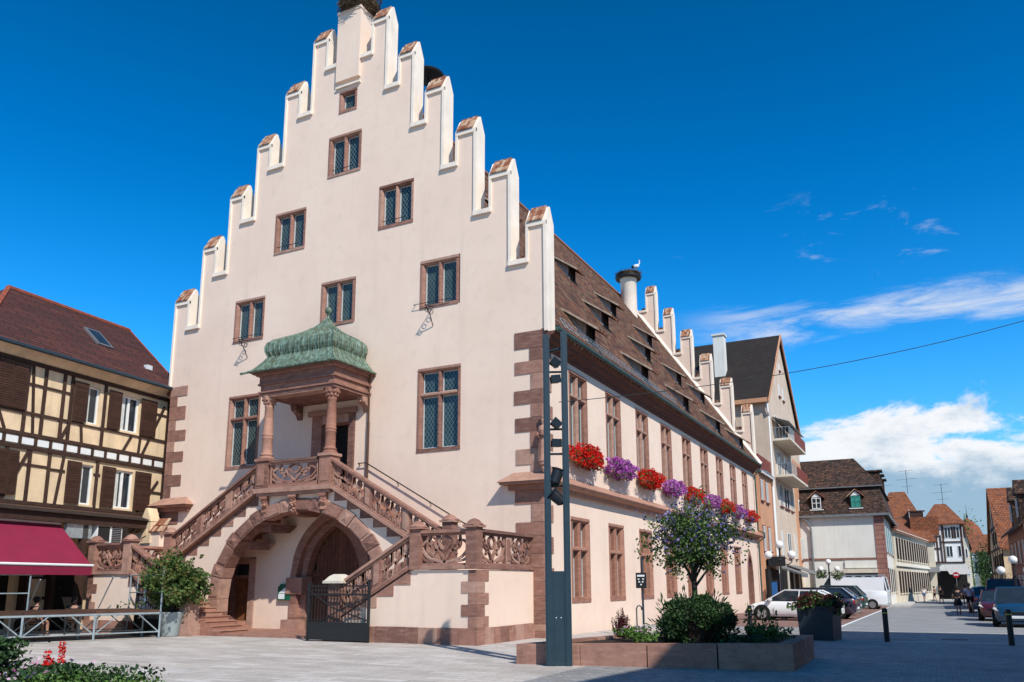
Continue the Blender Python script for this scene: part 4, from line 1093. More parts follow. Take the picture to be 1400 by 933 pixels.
# low crenellated garden wall between the houses
GW = thing('garden_wall', 'low pink wall with orange tile coping and small gabled piers between the two buildings', 'wall', (-18, -.4, 0))
mb = MB(); mb.box(-19.6, -16.95, -.75, -.45, 0, 3.85); mb.build('wall', 'plaster', GW)
mb = MB(); mb.box(-17.9, -14.98, -.55, -.46, 3.05, 3.2); mb.build('stone_band', 'stone', GW)
mb = MB()
for x0 in (-18.62, -17.5):
    mb.cut()
    for k in range(5):
        for j in range(2): mb.prism([(-.85 + .16 * j, 3.87 + .26 * j), (-.62 + .16 * j, 4.16 + .26 * j), (-.6 + .16 * j, 4.13 + .26 * j), (-.82 + .16 * j, 3.83 + .26 * j)], x0 + k * .165, x0 + k * .165 + .14, 'x')
mb.build_each('coping_tiles', 'tilecap', GW)
mb = MB()
for x in (-19.1, -17.72):
    mb.cut(); mb.box(x - .28, x + .28, -.82, -.4, 3.4, 4.3); mb.prism([(x - .3, 4.3), (x + .3, 4.3), (x + .05, 4.85), (x - .05, 4.85)], -.85, -.38, 'y'); mb.prism([(x - .2, 3.62), (x + .1, 3.72), (x + .1, 4.0), (x - .02, 3.9)], -.86, -.83, 'y')
mb.build_each('pier', 'ochre', GW)

# ================================================================== right of the town hall
B2, rf2 = gabled('apartment_building', 'tall beige apartment building with steep charcoal roof, balconies and shop awnings', -13, .3, 42.3, 59.3, 16.5, 23.9, 'x', 'beige', 'roofdark', over=.5)
B2['category'] = 'apartment building'
mb = MB(); mb.box(-4.43, -3.5, 45.5, 46.4, 18.2, 23.2); mb.box(-4.53, -3.4, 45.4, 46.5, 23.2, 23.36); mb.build('chimney', 'greywall', rf2)
mb = MB(); mb.box(-13, .5, 41.7, 42.28, 16.0, 16.35); mb.prism([(41.8, 16.36), (59.9, 16.36), (50.8, 24.2), (50.8, 23.8), (42.2, 16.3), (59.4, 16.3)][0:0] or [(41.75, 16.05), (42.1, 16.05), (50.8, 23.85), (50.8, 24.15)], .52, .62, 'x'); mb.prism([(59.85, 16.05), (59.5, 16.05), (50.8, 23.85), (50.8, 24.15)], .52, .62, 'x'); mb.build_each('verge_board', 'orange', B2)
mb = MB(); mb.tube([(.42, 42.0, 16.1), (.42, 42.1, 15.2), (.42, 42.4, 14.9), (.42, 42.4, 0)], .09, 6); mb.build('downpipe', 'white', B2)
mb = MB(); mb.box(.3, .42, 42.3, 43.6, -.3, 15.9); mb.box(.3, .36, 54.2, 59.3, -.3, 16.0); mb.build_each('corner_strip', 'beige', B2)
mb = MB(); mb.box(.361, .40, 54.2, 59.3, 2.9, 13.0); mb.build('orange_panel', 'orange', B2)
TR = faceT('R', .3)
for (y, z, w, h) in ((45.9, 8.0, 1.6, 1.9), (48.3, 8.0, 2.6, 1.9), (51.7, 8.0, 1.3, 1.9), (45.6, 3.75, .7, 2.15), (48.5, 3.8, 1.9, 2.1), (52.5, 3.8, .8, 2.15), (46, 10.6, 1.6, 2.1), (49.5, 10.6, 1.6, 2.1), (46, 13.7, 1.6, 2.0), (49.5, 13.7, 1.6, 2.0), (49.1, 18.0, .7, 1.1), (51.2, 18.0, .7, 1.1), (50.2, 20.6, .5, .6)):
    hwin(B2, TR, y, z, w, h, sill='brownrail')
for (y, z, w, h) in ((55.9, 7.7, 1.0, 1.7), (55.6, 3.75, .9, 2.0)): hwin(B2, faceT('R', .4), y, z, w, h, sill='brownrail')
for zb in (13.15, 10.15):
    mb = MB(); mb.box(.3, 1.75, 44.0, 53.0, zb, zb + .18); bl = mb.build('balcony', 'cream', B2)
    mb = MB(); mb.box(1.66, 1.75, 47, 53, zb + .18, zb + 1.15); mb.box(.3, 1.66, 52.9, 53, zb + .18, zb + 1.15); mb.build('parapet', 'brownrail', bl)
    mb = MB(); 
    for k in range(12): mb.tube([(1.7, 44.05 + k * .25, zb + .18), (1.7, 44.05 + k * .25, zb + 1.1)], .012, 4)
    for k in range(6): mb.tube([(.4 + k * .25, 44.05, zb + .18), (.4 + k * .25, 44.05, zb + 1.1)], .012, 4)
    mb.tube([(.35, 44.05, zb + 1.1), (1.7, 44.05, zb + 1.1), (1.7, 47, zb + 1.1)], .02, 4); mb.build('railing', 'steel', bl)
mb = MB(); mb.hexa([(.35, 44.3, 15.2), (.35, 53, 15.2), (1.7, 53, 14.7), (1.7, 44.3, 14.7)], [(.35, 44.3, 15.25), (.35, 53, 15.25), (1.7, 53, 14.75), (1.7, 44.3, 14.75)]); mb.build('balcony_awning', 'zinc', B2)
OB, orf = gabled('orange_house', 'narrow low orange plastered house joining the end of the town hall', -8, .3, 36.85, 42.29, 9.75, 9.9, 'x', 'orange', 'zinc', over=.05)
mb = MB(); mb.box(.15, .36, 36.9, 42.25, 9.9, 11.1); mb.build('terrace_parapet', 'brownrail', OB)
mb = MB(); mb.tube([(.5, 37, 9.75), (.5, 42.1, 9.75)], .09, 6); mb.tube([(.5, 42.1, 9.7), (.5, 42.15, 9.3), (.42, 42.1, 9.0), (.42, 42.1, 0)], .08, 6); mb.build('gutter', 'white', OB)
for (y, z, w, h) in ((37.3, 7.7, 1.0, 1.55), (39.4, 7.7, 1.0, 1.55), (37.3, 4.0, .9, 1.8), (39.4, 4.0, .9, 1.8)): hwin(OB, TR, y, z, w, h, sill='brownrail', surround=.08)
mb = MB(); mb.box(.301, .5, 37.2, 42, 0, 2.7); sf = mb.build('shop_front', 'void', OB)
mb = MB(); mb.box(.5, .6, 37.6, 38.4, 2.9, 3.6); mb.build('fascia_board', 'iron', OB)
sg = thing('hanging_sign', 'dark rectangular shop sign sticking out from the orange house', 'sign', (.4, 38.2, 3.2)); mb = MB(); mb.box(.3, 1.6, 38.15, 38.25, 2.9, 3.6); mb.build('panel', 'iron', sg)
mb = MB(); mb.tube([(.3, 38.2, 3.66), (1.6, 38.2, 3.66)], .02, 4); mb.build('bracket', 'iron', sg)
for (ya, yb, ng, lb) in ((38.6, 42.0, .5, 'grey cloth shop awning under the orange house, nearer one'), (47.0, 54.5, .5, 'grey cloth shop awning below the beige apartment building, farther one')):
    a_ = thing('shop_awning', lb, 'awning', (.3, (ya + yb) / 2, 2.6), group='grey shop awnings')
    mb = MB(); mb.hexa([(.35, ya, 3.15), (.35, yb, 3.15), (2.6, yb, 2.3), (2.6, ya, 2.3)], [(.35, ya, 3.2), (.35, yb, 3.2), (2.6, yb, 2.35), (2.6, ya, 2.35)]); mb.box(2.58, 2.6, ya, yb, 2.1, 2.3); mb.build('cloth', 'zinc', a_)
    mb = MB(); mb.tube([(.4, ya + .2, 2.9), (2.5, ya + .2, 2.3)], .03, 4); mb.tube([(.4, yb - .2, 2.9), (2.5, yb - .2, 2.3)], .03, 4); mb.build_each('arm', 'steel', a_)
mb = MB(); mb.box(.301, .48, 43.8, 54, -.2, 2.8); mb.build('shop_front', 'void', B2)
for y in (46, 49, 52): 
    mb = MB(); mb.box(.48, .56, y, y + .5, -.2, 2.8); mb.build('pilaster', 'cream', B2)

# white house with mansard roof
WH = thing('mansard_house', 'white house with mottled brown mansard roof and red quoins facing the parking', 'house', (3, 60, 0))
mb = MB(); mb.box(-1.5, 7.5, 56, 74, -.8, 7.75); mb.build('wall', 'greywall', WH)
mb = MB()
E_ = [(-1.9, 55.6), (8.0, 55.6), (8.0, 74.4), (-1.9, 74.4)]; F_ = [(-1.5, 57.0), (7.35, 57.0), (7.35, 73), (-1.5, 73)]
mb.hexa([(x, y, 7.75) for x, y in E_], [(x, y, 10.4) for x, y in F_], .5)
G_ = [(-1.9, 56.7), (7.6, 56.7), (7.6, 73.3), (-1.9, 73.3)]
mb.hexa([(x, y, 10.4) for x, y in G_], [(-1.5, 60.3, 13.55), (5.2, 60.3, 13.55), (5.2, 69.7, 13.55), (-1.5, 69.7, 13.55)], .5)
mrf = mb.build('roof', 'roofmix', WH)
mb = MB(); mb.box(-1.9, 8.02, 55.5, 55.62, 7.62, 7.82); mb.box(8.0, 8.1, 55.5, 74.4, 7.62, 7.82); mb.box(-1.95, 7.66, 56.62, 56.7, 10.36, 10.46); mb.build_each('cornice', 'zinc', WH)
mb = MB(); mb.box(6.75, 7.56, 55.94, 56.8, -.8, 7.6); mb.build('quoins', 'pinkrust', WH)
mb = MB(); mb.box(-1.5, 6.74, 55.93, 55.999, 3.72, 3.9); mb.build('band', 'stone', WH)
mb = MB(); mb.tube([(.6, 55.6, 7.7), (1.1, 55.7, 7.3), (1.35, 55.8, 6.6), (1.35, 55.8, -.3)], .1, 6); mb.build('downpipe', 'zinc', WH)
mb = MB(); mb.box(4.05, 7.1 - .4, 55.85, 55.99, 3.0, 3.65); mb.build('shop_sign_board', 'greywall', WH)
mb = MB(); mb.box(3.9, 6.74, 55.4, 55.95, 2.55, 2.9); mb.build('shop_awning_box', 'cream', WH)
mb = MB(); mb.box(4.1, 6.7, 55.9, 55.995, .1, 2.54); mb.build('shop_window', 'pane', WH)
for x, fr in ((2.0, 'white'), (5.4, 'greenframe')):
    mb = MB(); mb.box(x - .5, x + .5, 55.95, 57, 8.4, 9.5); mb.prism([(x - .5, 9.5), (x + .5, 9.5), (x, 10.0)], 55.95, 57, 'y'); dmr = mb.build('dormer', 'roofmix', mrf)
    mb = MB(); 
    for s_ in (-1, 1): mb.hexa([(x, 55.8, 10.05), (x + s_ * .75, 55.8, 9.4), (x + s_ * .75, 57.1, 9.4), (x, 57.1, 10.05)], [(x, 55.8, 10.13), (x + s_ * .75, 55.8, 9.48), (x + s_ * .75, 57.1, 9.48), (x, 57.1, 10.13)])
    mb.build('dormer_roof', 'tilecap', mrf)
    mb = MB(); mb.prism([(x - .42, 9.52), (x + .42, 9.52), (x, 9.92)], 55.93, 55.948, 'y'); mb.box(x - .6, x + .6, 55.8, 55.95, 8.3, 8.38); mb.build('dormer_trim', 'white', mrf)
    hwin(WH, faceT('F', 55.93), x - .4, 8.45, .8, 1.0, fr=fr, pane='pane' if fr == 'white' else 'greenframe', trans=.5)
TRW = faceT('R', 7.5)
for y in (57.8, 61.5, 65.2, 69): hwin(WH, TRW, y, 4.4, 1.2, 2.4, shut='blueshut', surround=.1); hwin(WH, TRW, y, .8, 1.2, 2.2, fr='timber', sill='cream')
for y in (58.5, 62, 66): 
    mb = MB(); mb.box(6.2, 7.45, y, y + 1.2, 10.5, 11.9); mb.box(6.0, 7.7, y - .15, y + 1.35, 11.9, 12.05); mb.build('side_dormer', 'roofmix', mrf)

def far(name, lb, *a, **k): return gabled(name, lb, *a, **k)
# long low house
LW, lwr = far('long_house', 'long cream street house with many tall narrow windows beyond the mansard house', .5, 7.75, 74.5, 104.5, 7.2, 10.0, 'y', 'cream', 'rooforangeY', over=.4)
TT = faceT('R', 7.75)
for k in range(14): hwin(LW, TT, 75.6 + k * 2.0, 4.1, 1.15, 2.3, fr='timber', nx=2, sill='cream'); hwin(LW, TT, 75.6 + k * 2.0, .6, 1.15, 2.3, fr='timber', sill='cream')
mb = MB(); mb.box(7.75, 7.95, 74.5, 104.5, 3.4, 3.6); mb.box(7.75, 8.1, 74.5, 104.5, 6.9, 7.15); mb.build_each('cornice', 'greywall', LW)
pv = Vector((7.75, 70, 0)); rA = R(-5.9); c_ = Vector(LW.location) - Vector((7.75, 74.5, 0)); LW.location = pv + Matrix.Rotation(rA, 3, 'Z') @ c_; LW.rotation_euler = (0, 0, rA)
# orange roofed house and black and white half timbered house beyond it
OH, ohr = far('orange_roof_house', 'house with large patchy orange tiled roof behind the mansard house', 3.5, 11.5, 98, 108, 7.5, 14.2, 'x', 'cream', 'rooforange', over=.4, hip=3.4)
mb = MB(); mb.box(8.9, 10.6, 99.6, 101, 10.0, 11.2); mb.box(8.7, 10.8, 99.5, 101, 11.2, 11.35); mb.build('dormer', 'timber', ohr)
mb = MB(); mb.box(4.6, 4.7, 99.5, 100, 10.2, 11); mb.box(8.85, 8.9, 99.5, 99.6, 10.2, 11.6); mb.box(10.6, 10.65, 99.5, 99.6, 10.2, 11.6); mb.build_each('dormer_edge', 'white', ohr)
TH2, t2r = far('half_timbered_house', 'tall white house with black timber frame above the shaded shop awning', 10.6, 15.0, 100, 110, 9.6, 12.4, 'x', 'white', 'rooforange', over=.5, hip=2.0)
mb = MB(); mb.box(8.9, 12.3, 98.7, 99.96, 7.9, 10.4); mb.build('hung_tiles', 'rooforange', TH2)
mb = MB(); mb.box(8.9, 12.3, 98.7, 99.9, 4.2, 7.88); mb.build('bay_wall', 'white', TH2)
mb = MB()
for x in (8.95, 9.9, 10.8, 11.9, 12.35): mb.box(x - .1, x + .1, 98.62, 98.698, 4.2, 7.88)
for z in (4.3, 6.1, 7.75): mb.box(8.9, 12.3, 98.61, 98.697, z - .1, z + .1)
for x in (12.7, 14.9): mb.box(x - .1, x + .1, 99.92, 99.997, 4.3, 9.6)
for z in (4.3, 7.0, 9.4): mb.box(12.3, 15.0, 99.9, 99.996, z - .1, z + .1)
mb.build('timber_frame', 'timber', TH2)
for (x, z) in ((12.9, 7.5), (14.3, 7.5), (12.9, 5.0), (14.3, 5.0)): hwin(TH2, faceT('F', 100), x, z, .8, 1.5, fr='white', shut='timber' if z > 6 else None, sw=.25)
for x in (9.2, 10.2, 11.1): hwin(TH2, faceT('F', 98.7), x, 6.3, .6, 1.2, shut=None)
mb = MB(); mb.box(8.9, 15.0, 98.6, 98.69, -.5, 3.2); mb.build('shop_front', 'void', TH2)
a_ = thing('shop_awning', 'wide pale grey striped awning on the corner shop beyond the long house', 'awning', (13.5, 98, 3)); mb = MB(); mb.hexa([(12.4, 98.55, 3.9), (15.0, 98.55, 3.9), (15.6, 96.4, 2.7), (13.0, 96.4, 2.7)], [(12.4, 98.55, 3.95), (15.0, 98.55, 3.95), (15.6, 96.4, 2.75), (13.0, 96.4, 2.75)]); mb.build('cloth', 'lampgrey', a_)
a_ = thing('shop_awning', 'short grey awning left of the wide one on the corner shop', 'awning', (10.5, 98, 3)); mb = MB(); mb.hexa([(9.2, 98.55, 3.9), (11.9, 98.55, 3.9), (11.9, 96.6, 3.0), (9.2, 96.6, 3.0)], [(9.2, 98.55, 3.95), (11.9, 98.55, 3.95), (11.9, 96.6, 3.05), (9.2, 96.6, 3.05)]); mb.build('cloth', 'zinc', a_)
BH, bhr = far('beige_house', 'narrow beige house with grey roof beside the half timbered one', 15.1, 16.1, 112, 122, 7.6, 9.6, 'y', 'cream', 'roofmix', over=.3)
hwin(BH, faceT('F', 112), 15.25, 5.2, .6, 1.3); hwin(BH, faceT('F', 112), 15.25, 2.6, .6, 1.3)
IH, ihr = far('ivy_house', 'small white gabled house with green ivy on its front at the end of the street', 15.8, 19.6, 124, 134, 6.4, 9.2, 'x', 'white', 'rooforange', over=.3)
hwin(IH, faceT('F', 124), 17.0, 3.0, .8, 1.8); hwin(IH, faceT('F', 124), 17.0, 5.6, .7, 1.0) if 0 else None
TW = thing('round_tower', 'round tower with a conical orange roof and thin spire far down the street', 'tower', (17.2, 138, 0))
mb = MB(); mb.lathe([(1.9, -.5), (1.9, 9.6)], (17.2, 138, 0), 14); mb.build('wall', 'cream', TW)
mb = MB(); mb.lathe([(2.3, 9.5), (1.7, 11.1), (.7, 12.2), (.1, 12.7)], (17.2, 138, 0), 14); mb.build('roof', 'ridgered', TW)
mb = MB(); mb.lathe([(.12, 12.6), (.16, 13.2), (.05, 13.3), (.02, 15.0)], (17.2, 138, 0), 6); mb.build('spire', 'iron', TW)

# right side of the street
RH, rr = far('timbered_gable_house', 'yellow half timbered house with steep orange roof on the right of the street', 17.0, 25, 63.2, 81, 4.9, 11.0, 'x', 'ochre', 'rooforange', over=.4)
mb = MB()
TLf = faceT('L', 17.0); mb.T = TLf
for y in (63.4, 66.5, 70, 73.5, 77, 80.8): mb.box(-y - .12, -y + .12, -.06, -.001, 0, 4.9)
for z in (.2, 2.6, 4.9): mb.box(-81, -63.2, -.07, -.002, z - .12, z + .12)
mb.box(-78.2, -66, -.07, -.002, 6.9, 7.15); mb.box(-72.3, -72.0, -.06, -.002, 5, 10.6); mb.box(-75, -74.8, -.05, -.002, 5, 9.3); mb.box(-69.3, -69.1, -.05, -.002, 5, 9.3); mb.build('timber_frame', 'timber', RH)
for y in (64.2, 67.4, 71, 74.4): hwin(RH, TLf, -y - 1.2, 3.0, 1.0, 1.3, fr='timber')
for y in (69.5, 72.5): hwin(RH, TLf, -y - 1.2, 5.4, 1.0, 1.2, fr='timber')
R2, r2r = far('dormer_house', 'weathered pinkish house with two tall dormers at the far right edge', 17.0, 27, 42, 56, 5.7, 10.2, 'y', 'stone', 'roofmix', over=.5)
for y in (45, 50.5):
    mb = MB(); mb.box(17.05, 19, y - .8, y + .8, 5.7, 7.9); mb.prism([(y - 1.0, 7.9), (y + 1.0, 7.9), (y, 9.0)], 16.9, 20, 'x'); mb.build('dormer', 'roofmix', r2r)
    hwin(R2, TLf, -y - .5, 6.3, 1.0, 1.3)
for y in (43.5, 46.5, 49.5, 52.5): hwin(R2, TLf, -y - .5, 3.0, 1.0, 1.6, surround=.12); hwin(R2, TLf, -y - .5, .8, 1.0, 1.4)
# houses on the right side nearer the camera (outside the picture, they shade the square)
R3, _ = far('street_house', 'cream house on the shaded side of the street', 17.5, 28, 24, 33, 6.5, 10.5, 'y', 'cream', 'rooforangeY', over=.4)
R4, _ = far('street_house', 'beige house on the shaded side of the street, nearer the square', 19.5, 28, 12, 18, 6.5, 9.5, 'y', 'beige', 'rooforangeY', over=.4)
NHo = thing('corner_house', 'large cream corner house on the shaded side of the square', 'house', (20, -8, 0))
mb = MB(); mb.prism([(17.0, -20), (34, -20), (34, -.4), (19.6, -.4)], -.5, 13.5, 'z'); mb.build('wall', 'cream', NHo)
mb = MB(); mb.hexa([(16.7, -20.3, 13.5), (34.3, -20.3, 13.5), (34.3, -.1, 13.5), (19.3, -.1, 13.5)], [(24, -14, 18), (28, -14, 18), (28, -7, 18), (25, -7, 18)]); mb.build('roof', 'roofmix', NHo)
dd = Vector((2.6, 19.6, 0)).normalized(); ang = math.atan2(dd.y, dd.x)
Tn = Matrix.Translation((13.6, -17.5, 0)) @ Matrix.Rotation(ang, 4, 'Z') @ Matrix.Rotation(0, 4, 'Z')
Tn = Matrix.Translation((19.6, -.4, 0)) @ Matrix.Rotation(ang + math.pi, 4, 'Z')
for k in range(6):
    for z in (1, 4, 7, 10): hwin(NHo, Tn, 1.2 + k * 3.1, z, 1.1, 1.7, shut='shutter', surround=.1)
# ================================================================== GROUND
def sheet(name, polys, m, dz, kind='structure'):
    mb = MB()
    for (x0, x1, y0, y1) in polys:
        ys = sorted(set([y0, y1] + ([0] if y0 < 0 < y1 else [])))
        for a, b in zip(ys[:-1], ys[1:]): mb.add([(x0, a, gz(a) + dz), (x1, a, gz(a) + dz), (x1, b, gz(b) + dz), (x0, b, gz(b) + dz)], [(0, 1, 2, 3)], .5)
    return tag(mb.build(name, m), kind=kind)
def paving(name, cols, mortar, w, h, axis='xy', big=.3, bmp=.3, ms=.006, bigcol=(.16, .15, .14)):
    return brickmat(name, cols, mortar, w, h, axis, msize=ms, big=big, bigcol=bigcol, bmp=bmp, rough=.75)
M['slab'] = paving('beige_paving_slabs', [(.56, .50, .455), (.64, .58, .535), (.49, .44, .40), (.60, .535, .48), (.67, .62, .58)], (.27, .245, .22), .9, .3, big=.6, bigcol=(.35, .32, .29), ms=.012)
M['cobble'] = paving('grey_cobbles', [(.33, .33, .33), (.46, .45, .44), (.27, .275, .28), (.40, .39, .38)], (.20, .195, .185), .17, .13, big=.6, bmp=.5, ms=.01)
M['cobbleR'] = paving('reddish_parking_pavers', [(.29, .16, .125), (.34, .20, .16), (.25, .14, .115)], (.13, .09, .08), .2, .1, big=.3)
M['asphalt'] = mat('grey_asphalt', (.27, .275, .28), .85, .2, .8, bmp=.4, bsc=90)
M['kerb'] = mat('pale_kerb_stone', (.50, .48, .45), .8, .15, 3)
sheet('ground', [(-300, 300, -200, 400)], 'asphalt', -.012)
sheet('plaza_paving', [(-40, 4.6, -40, 0), (-40, 2.2, 0, 11)], 'slab', -.006)
sheet('cobbled_square', [(4.6, 40, -40, 0), (2.2, 40, 0, 8.8)], 'cobble', -.002)
sheet('parking_bay', [(0, 7.55, 11, 55.9)], 'cobbleR', -.002)
sheet('road', [(7.7, 15.2, 11, 130), (0, 15.2, 8.8, 11)], 'asphalt', -.0055)
sheet('road_marking', [(7.55, 7.7, 11, 50)], 'signwhite', .003)
sheet('paving_border', [(2.2, 20, 8.55, 8.8), (2.2, 16, 2.6, 2.9)], 'kerb', .001)
mb = MB()
for (x0, x1, y0, y1) in ((7.5, 9.1, 52, 98), (15.2, 17, 9, 140), (9.5, 16.2, 94, 99)):
    mb.hexa([(x0, y0, gz(y0) - .05), (x1, y0, gz(y0) - .05), (x1, y1, gz(y1) - .05), (x0, y1, gz(y1) - .05)], [(x0, y0, gz(y0) + .13), (x1, y0, gz(y0) + .13), (x1, y1, gz(y1) + .13), (x0, y1, gz(y1) + .13)])
tag(mb.build('pavement', 'kerb'), kind='structure')
mb = MB(); mb.box(13.0, 14.2, -3.6, -3.15, -.01, .012); mb.box(11.2, 11.9, 4.2, 4.6, -.02, -.012); 
dc = mb.build('drain_cover', 'iron'); tag(dc, 'black iron drain cover set in the cobbles at bottom right', 'drain cover')

# ================================================================== VEGETATION
def blossoms(c, rx, ry, rz, n, size, seed, **k):
    m = MB()
    def f(p, s_, r):
        a = MB.leaf
        m.leaf(p, s_, r, asp=.9); 
        if rnd() < .5: m.leaf((p.x + ru(-.02, .02), p.y + ru(-.02, .02), p.z + ru(-.02, .02)), s_ * .8, r, asp=.9)
    m.cloud(c, rx, ry, rz, n, size, seed=seed, fn=f, **k); return m
def greens(c, rx, ry, rz, n, size, seed, **k):
    return MB().cloud(c, rx, ry, rz, n, size, seed=seed, **k)
ordn = ['first', 'second', 'third', 'fourth', 'fifth']
cnt = {0: 0, 1: 0}
for k, w in enumerate(WY):
    y = w + .87; red = k % 2 == 0; j = cnt[k % 2]; cnt[k % 2] += 1
    cn = 'red geraniums' if red else 'purple petunias'
    if k == 8: lb = 'window box with dark red geraniums at the far end of the town hall side'
    else: lb = 'window box with %s, %s %s one from the lamp mast corner' % (cn, ordn[j], 'red' if red else 'purple')
    fb = thing('flower_box', lb, 'flower box', (0, y, 6.2), group='flower boxes under the upper side windows of the town hall')
    m = MB(); m.box(.05, .35, y - .95, y + .95, 5.95, 6.2); m.build('trough', 'stone', fb)
    n = 1700 if k < 4 else 900
    ft = lambda p: p.x > .03
    blossoms((.32, y, 6.2), .42, 1.36, .40, n + 300, .085, 11 + k, shell=.75, lump=.3, cut=ft).build('blossoms', 'fdark' if k == 8 and 0 else ('fred' if red else 'fpur'), fb)
    greens((.3, y, 6.16), .41, 1.36, .41, 1200, .085, 11 + k, lump=.4, cut=ft).build('leaves', 'leaf', fb)

# raised stone bed in front
PL = thing('raised_flower_bed', 'low red sandstone raised bed with tree, bush and small flowers', 'planter', (6, -6, 0))
ring = [(3.05, -7.95), (8.62, -7.15), (8.6, -4.0), (3.95, -4.15)]
def offs(poly, d):
    out = []; n = len(poly)
    for i in range(n):
        p0, p1, p2 = Vector(poly[i - 1]), Vector(poly[i]), Vector(poly[(i + 1) % n])
        a = (p1 - p0).normalized(); b = (p2 - p1).normalized()
        na, nb_ = Vector((-a.y, a.x)), Vector((-b.y, b.x)); k = (na + nb_); k = k / k.dot(na)
        out.append(tuple(p1 + k * d))
    return out
inn = offs(ring, .3); mb = MB()
for i in range(4):
    a, b, c, d = ring[i], ring[(i + 1) % 4], inn[(i + 1) % 4], inn[i]
    L = (Vector(b) - Vector(a)).length; n = max(1, round(L / 1.45))
    for k in range(n):
        f0, f1 = k / n, (k + 1) / n - (.006 if k < n - 1 else 0)
        q = lambda p, r_, f: (p[0] + (r_[0] - p[0]) * f, p[1] + (r_[1] - p[1]) * f)
        P = [q(a, b, f0), q(a, b, f1), q(d, c, f1), q(d, c, f0)]
        mb.hexa([(x, y, -.1) for x, y in P], [(x, y, .41 + max(0, x - 3.3) * .018) for x, y in P])
mb.build('stone_rim', 'stone', PL)
mb = MB(); mb.prism(inn, 0, .36, 'z'); mb.build('soil', 'soil', PL)
# standard tree with violet blossom
TR_ = thing('flowering_tree', 'small round headed tree with violet blossom standing in the stone bed', 'tree', (6.2, -5, .42))
mb = MB(); base = Vector((6.17, -5.0, .4))
mb.tube([base, (6.16, -5, .95), (6.2, -5.02, 1.4), (6.18, -5, 1.85)], [.085, .07, .062, .06], 8)
for k in range(9):
    t = k * 2.4; e_ = Vector((6.2 + .75 * math.cos(t), -5 + .75 * math.sin(t), 2.3 + .1 * k)); s_ = Vector((6.18, -5, 1.55 + .05 * k))
    mid = (s_ + e_) / 2 + Vector((0, 0, .12)); mb.tube([s_, mid, e_], [.035, .022, .01], 5)
mb.build('trunk', 'bark', TR_)
MBL = greens((6.28, -5, 2.68), 1.0, 1.0, .82, 7200, .085, 5, shell=.3, lump=.42); MBL.build('crown', 'leaf', TR_)
blossoms((6.28, -5, 2.78), 1.04, 1.04, .82, 1100, .065, 6, shell=.75, lump=.42, cut=lambda p: p.z > 2.4 or rnd() < .25).build('blossoms', 'fblu', TR_)
BU = thing('round_bush', 'dense dark green rounded bush in the stone bed below the small tree', 'bush', (6.3, -5.4, .42))
def spike(m):
    def f(p, s_, r):
        c = Vector((6.32, -5.5, .4)); d = (p - c).normalized() + Vector((ru(-.5, .5), ru(-.5, .5), ru(-.1, .6))); d.normalize()
        b = d.cross(Vector((ru(-1, 1), ru(-1, 1), ru(-1, 1)))).normalized(); h = s_ * .9
        m.add([p - d * h, p - b * h * .22, p + d * h, p + b * h * .22], [(0, 1, 2, 3)], r)
    return f
mb = MB(); mb.cloud((6.32, -5.5, .76), .86, .86, .64, 15000, .062, shell=.7, lump=.12, seed=9, cut=lambda p: p.z > .38); mb.cloud((6.32, -5.5, .8), .92, .92, .68, 700, .09, shell=.9, lump=.2, seed=10, fn=spike(mb), cut=lambda p: p.z > .42); mb.build('foliage', 'leafD', BU)
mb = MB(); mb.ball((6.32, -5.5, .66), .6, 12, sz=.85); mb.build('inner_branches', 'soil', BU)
def smallplant(name, lb, cat, c, h, w, n, leafm, fl=None, size=.09, tall=0, nf=120):
    t = thing(name, lb, cat, c)
    m = MB().cloud((c[0], c[1], c[2] + h * .45), w, w, h * .5, n, size, seed=c[0] * 3, shell=.2, cut=lambda p: p.z > c[2]); m.build('leaves', leafm, t)
    if tall:
        m = MB(); 
        for k in range(tall):
            x, y = c[0] + ru(-w, w) * .8, c[1] + ru(-w, w) * .5; hh = h * ru(1.2, 2.0); lx, ly = x + ru(-.1, .1), y + ru(-.1, .1)
            m.tube([(x, y, c[2]), ((x + lx) / 2, (y + ly) / 2, c[2] + hh * .5), (lx, ly, c[2] + hh)], .006, 4)
            for q in range(12): f = .25 + .75 * q / 12; m.leaf((x + (lx - x) * f + ru(-.06, .06), y + (ly - y) * f + ru(-.06, .06), c[2] + hh * f), size * 1.1)
        m.build('stems', leafm, t)
    if fl: blossoms((c[0], c[1], c[2] + h * .6), w, w, h * .5, nf, size * .8, 3, shell=.7).build('blossoms', fl, t)
    return t
smallplant('low_plant', 'low light green plant with pink flowers near the lamp mast in the stone bed', 'plant', (4.9, -5.6, .42), .3, .42, 700, 'leafB', 'fpink', .07, nf=40)
smallplant('low_plant', 'bright green low plant in the stone bed just left of the dark bush', 'plant', (5.35, -6.3, .42), .22, .35, 500, 'leafB', None, .07)
smallplant('tall_leafy_plant', 'loose leafy plant with tall thin stems in the right end of the stone bed', 'plant', (7.75, -5.3, .42), .42, .55, 900, 'leaf', None, .09, tall=9)
smallplant('low_plant', 'low dark green plant in the near right corner of the stone bed', 'plant', (7.6, -6.2, .42), .2, .5, 500, 'leafD', None, .08)
HE = thing('heather', 'spiky purple brown heather in the stone bed beside the lamp mast', 'plant', (4.45, -5.2, .42))
mb = MB()
for k in range(70):
    t = ru(0, 6.28); r_ = ru(0, .16); x, y = 4.45 + r_ * math.cos(t), -5.2 + r_ * math.sin(t); h = ru(.25, .62) * (1.25 - r_ * 3)
    p0 = Vector((x, y, .42)); p1 = Vector((x + r_ * .5 * math.cos(t), y + r_ * .5 * math.sin(t), .42 + h)); mb.tube([p0, p1], [.007, .003], 4)
    for q in range(14): p = p0.lerp(p1, .3 + .7 * q / 14); mb.leaf((p.x + ru(-.02, .02), p.y + ru(-.02, .02), p.z), .045)
mb.build('sprigs', 'fdark', HE)
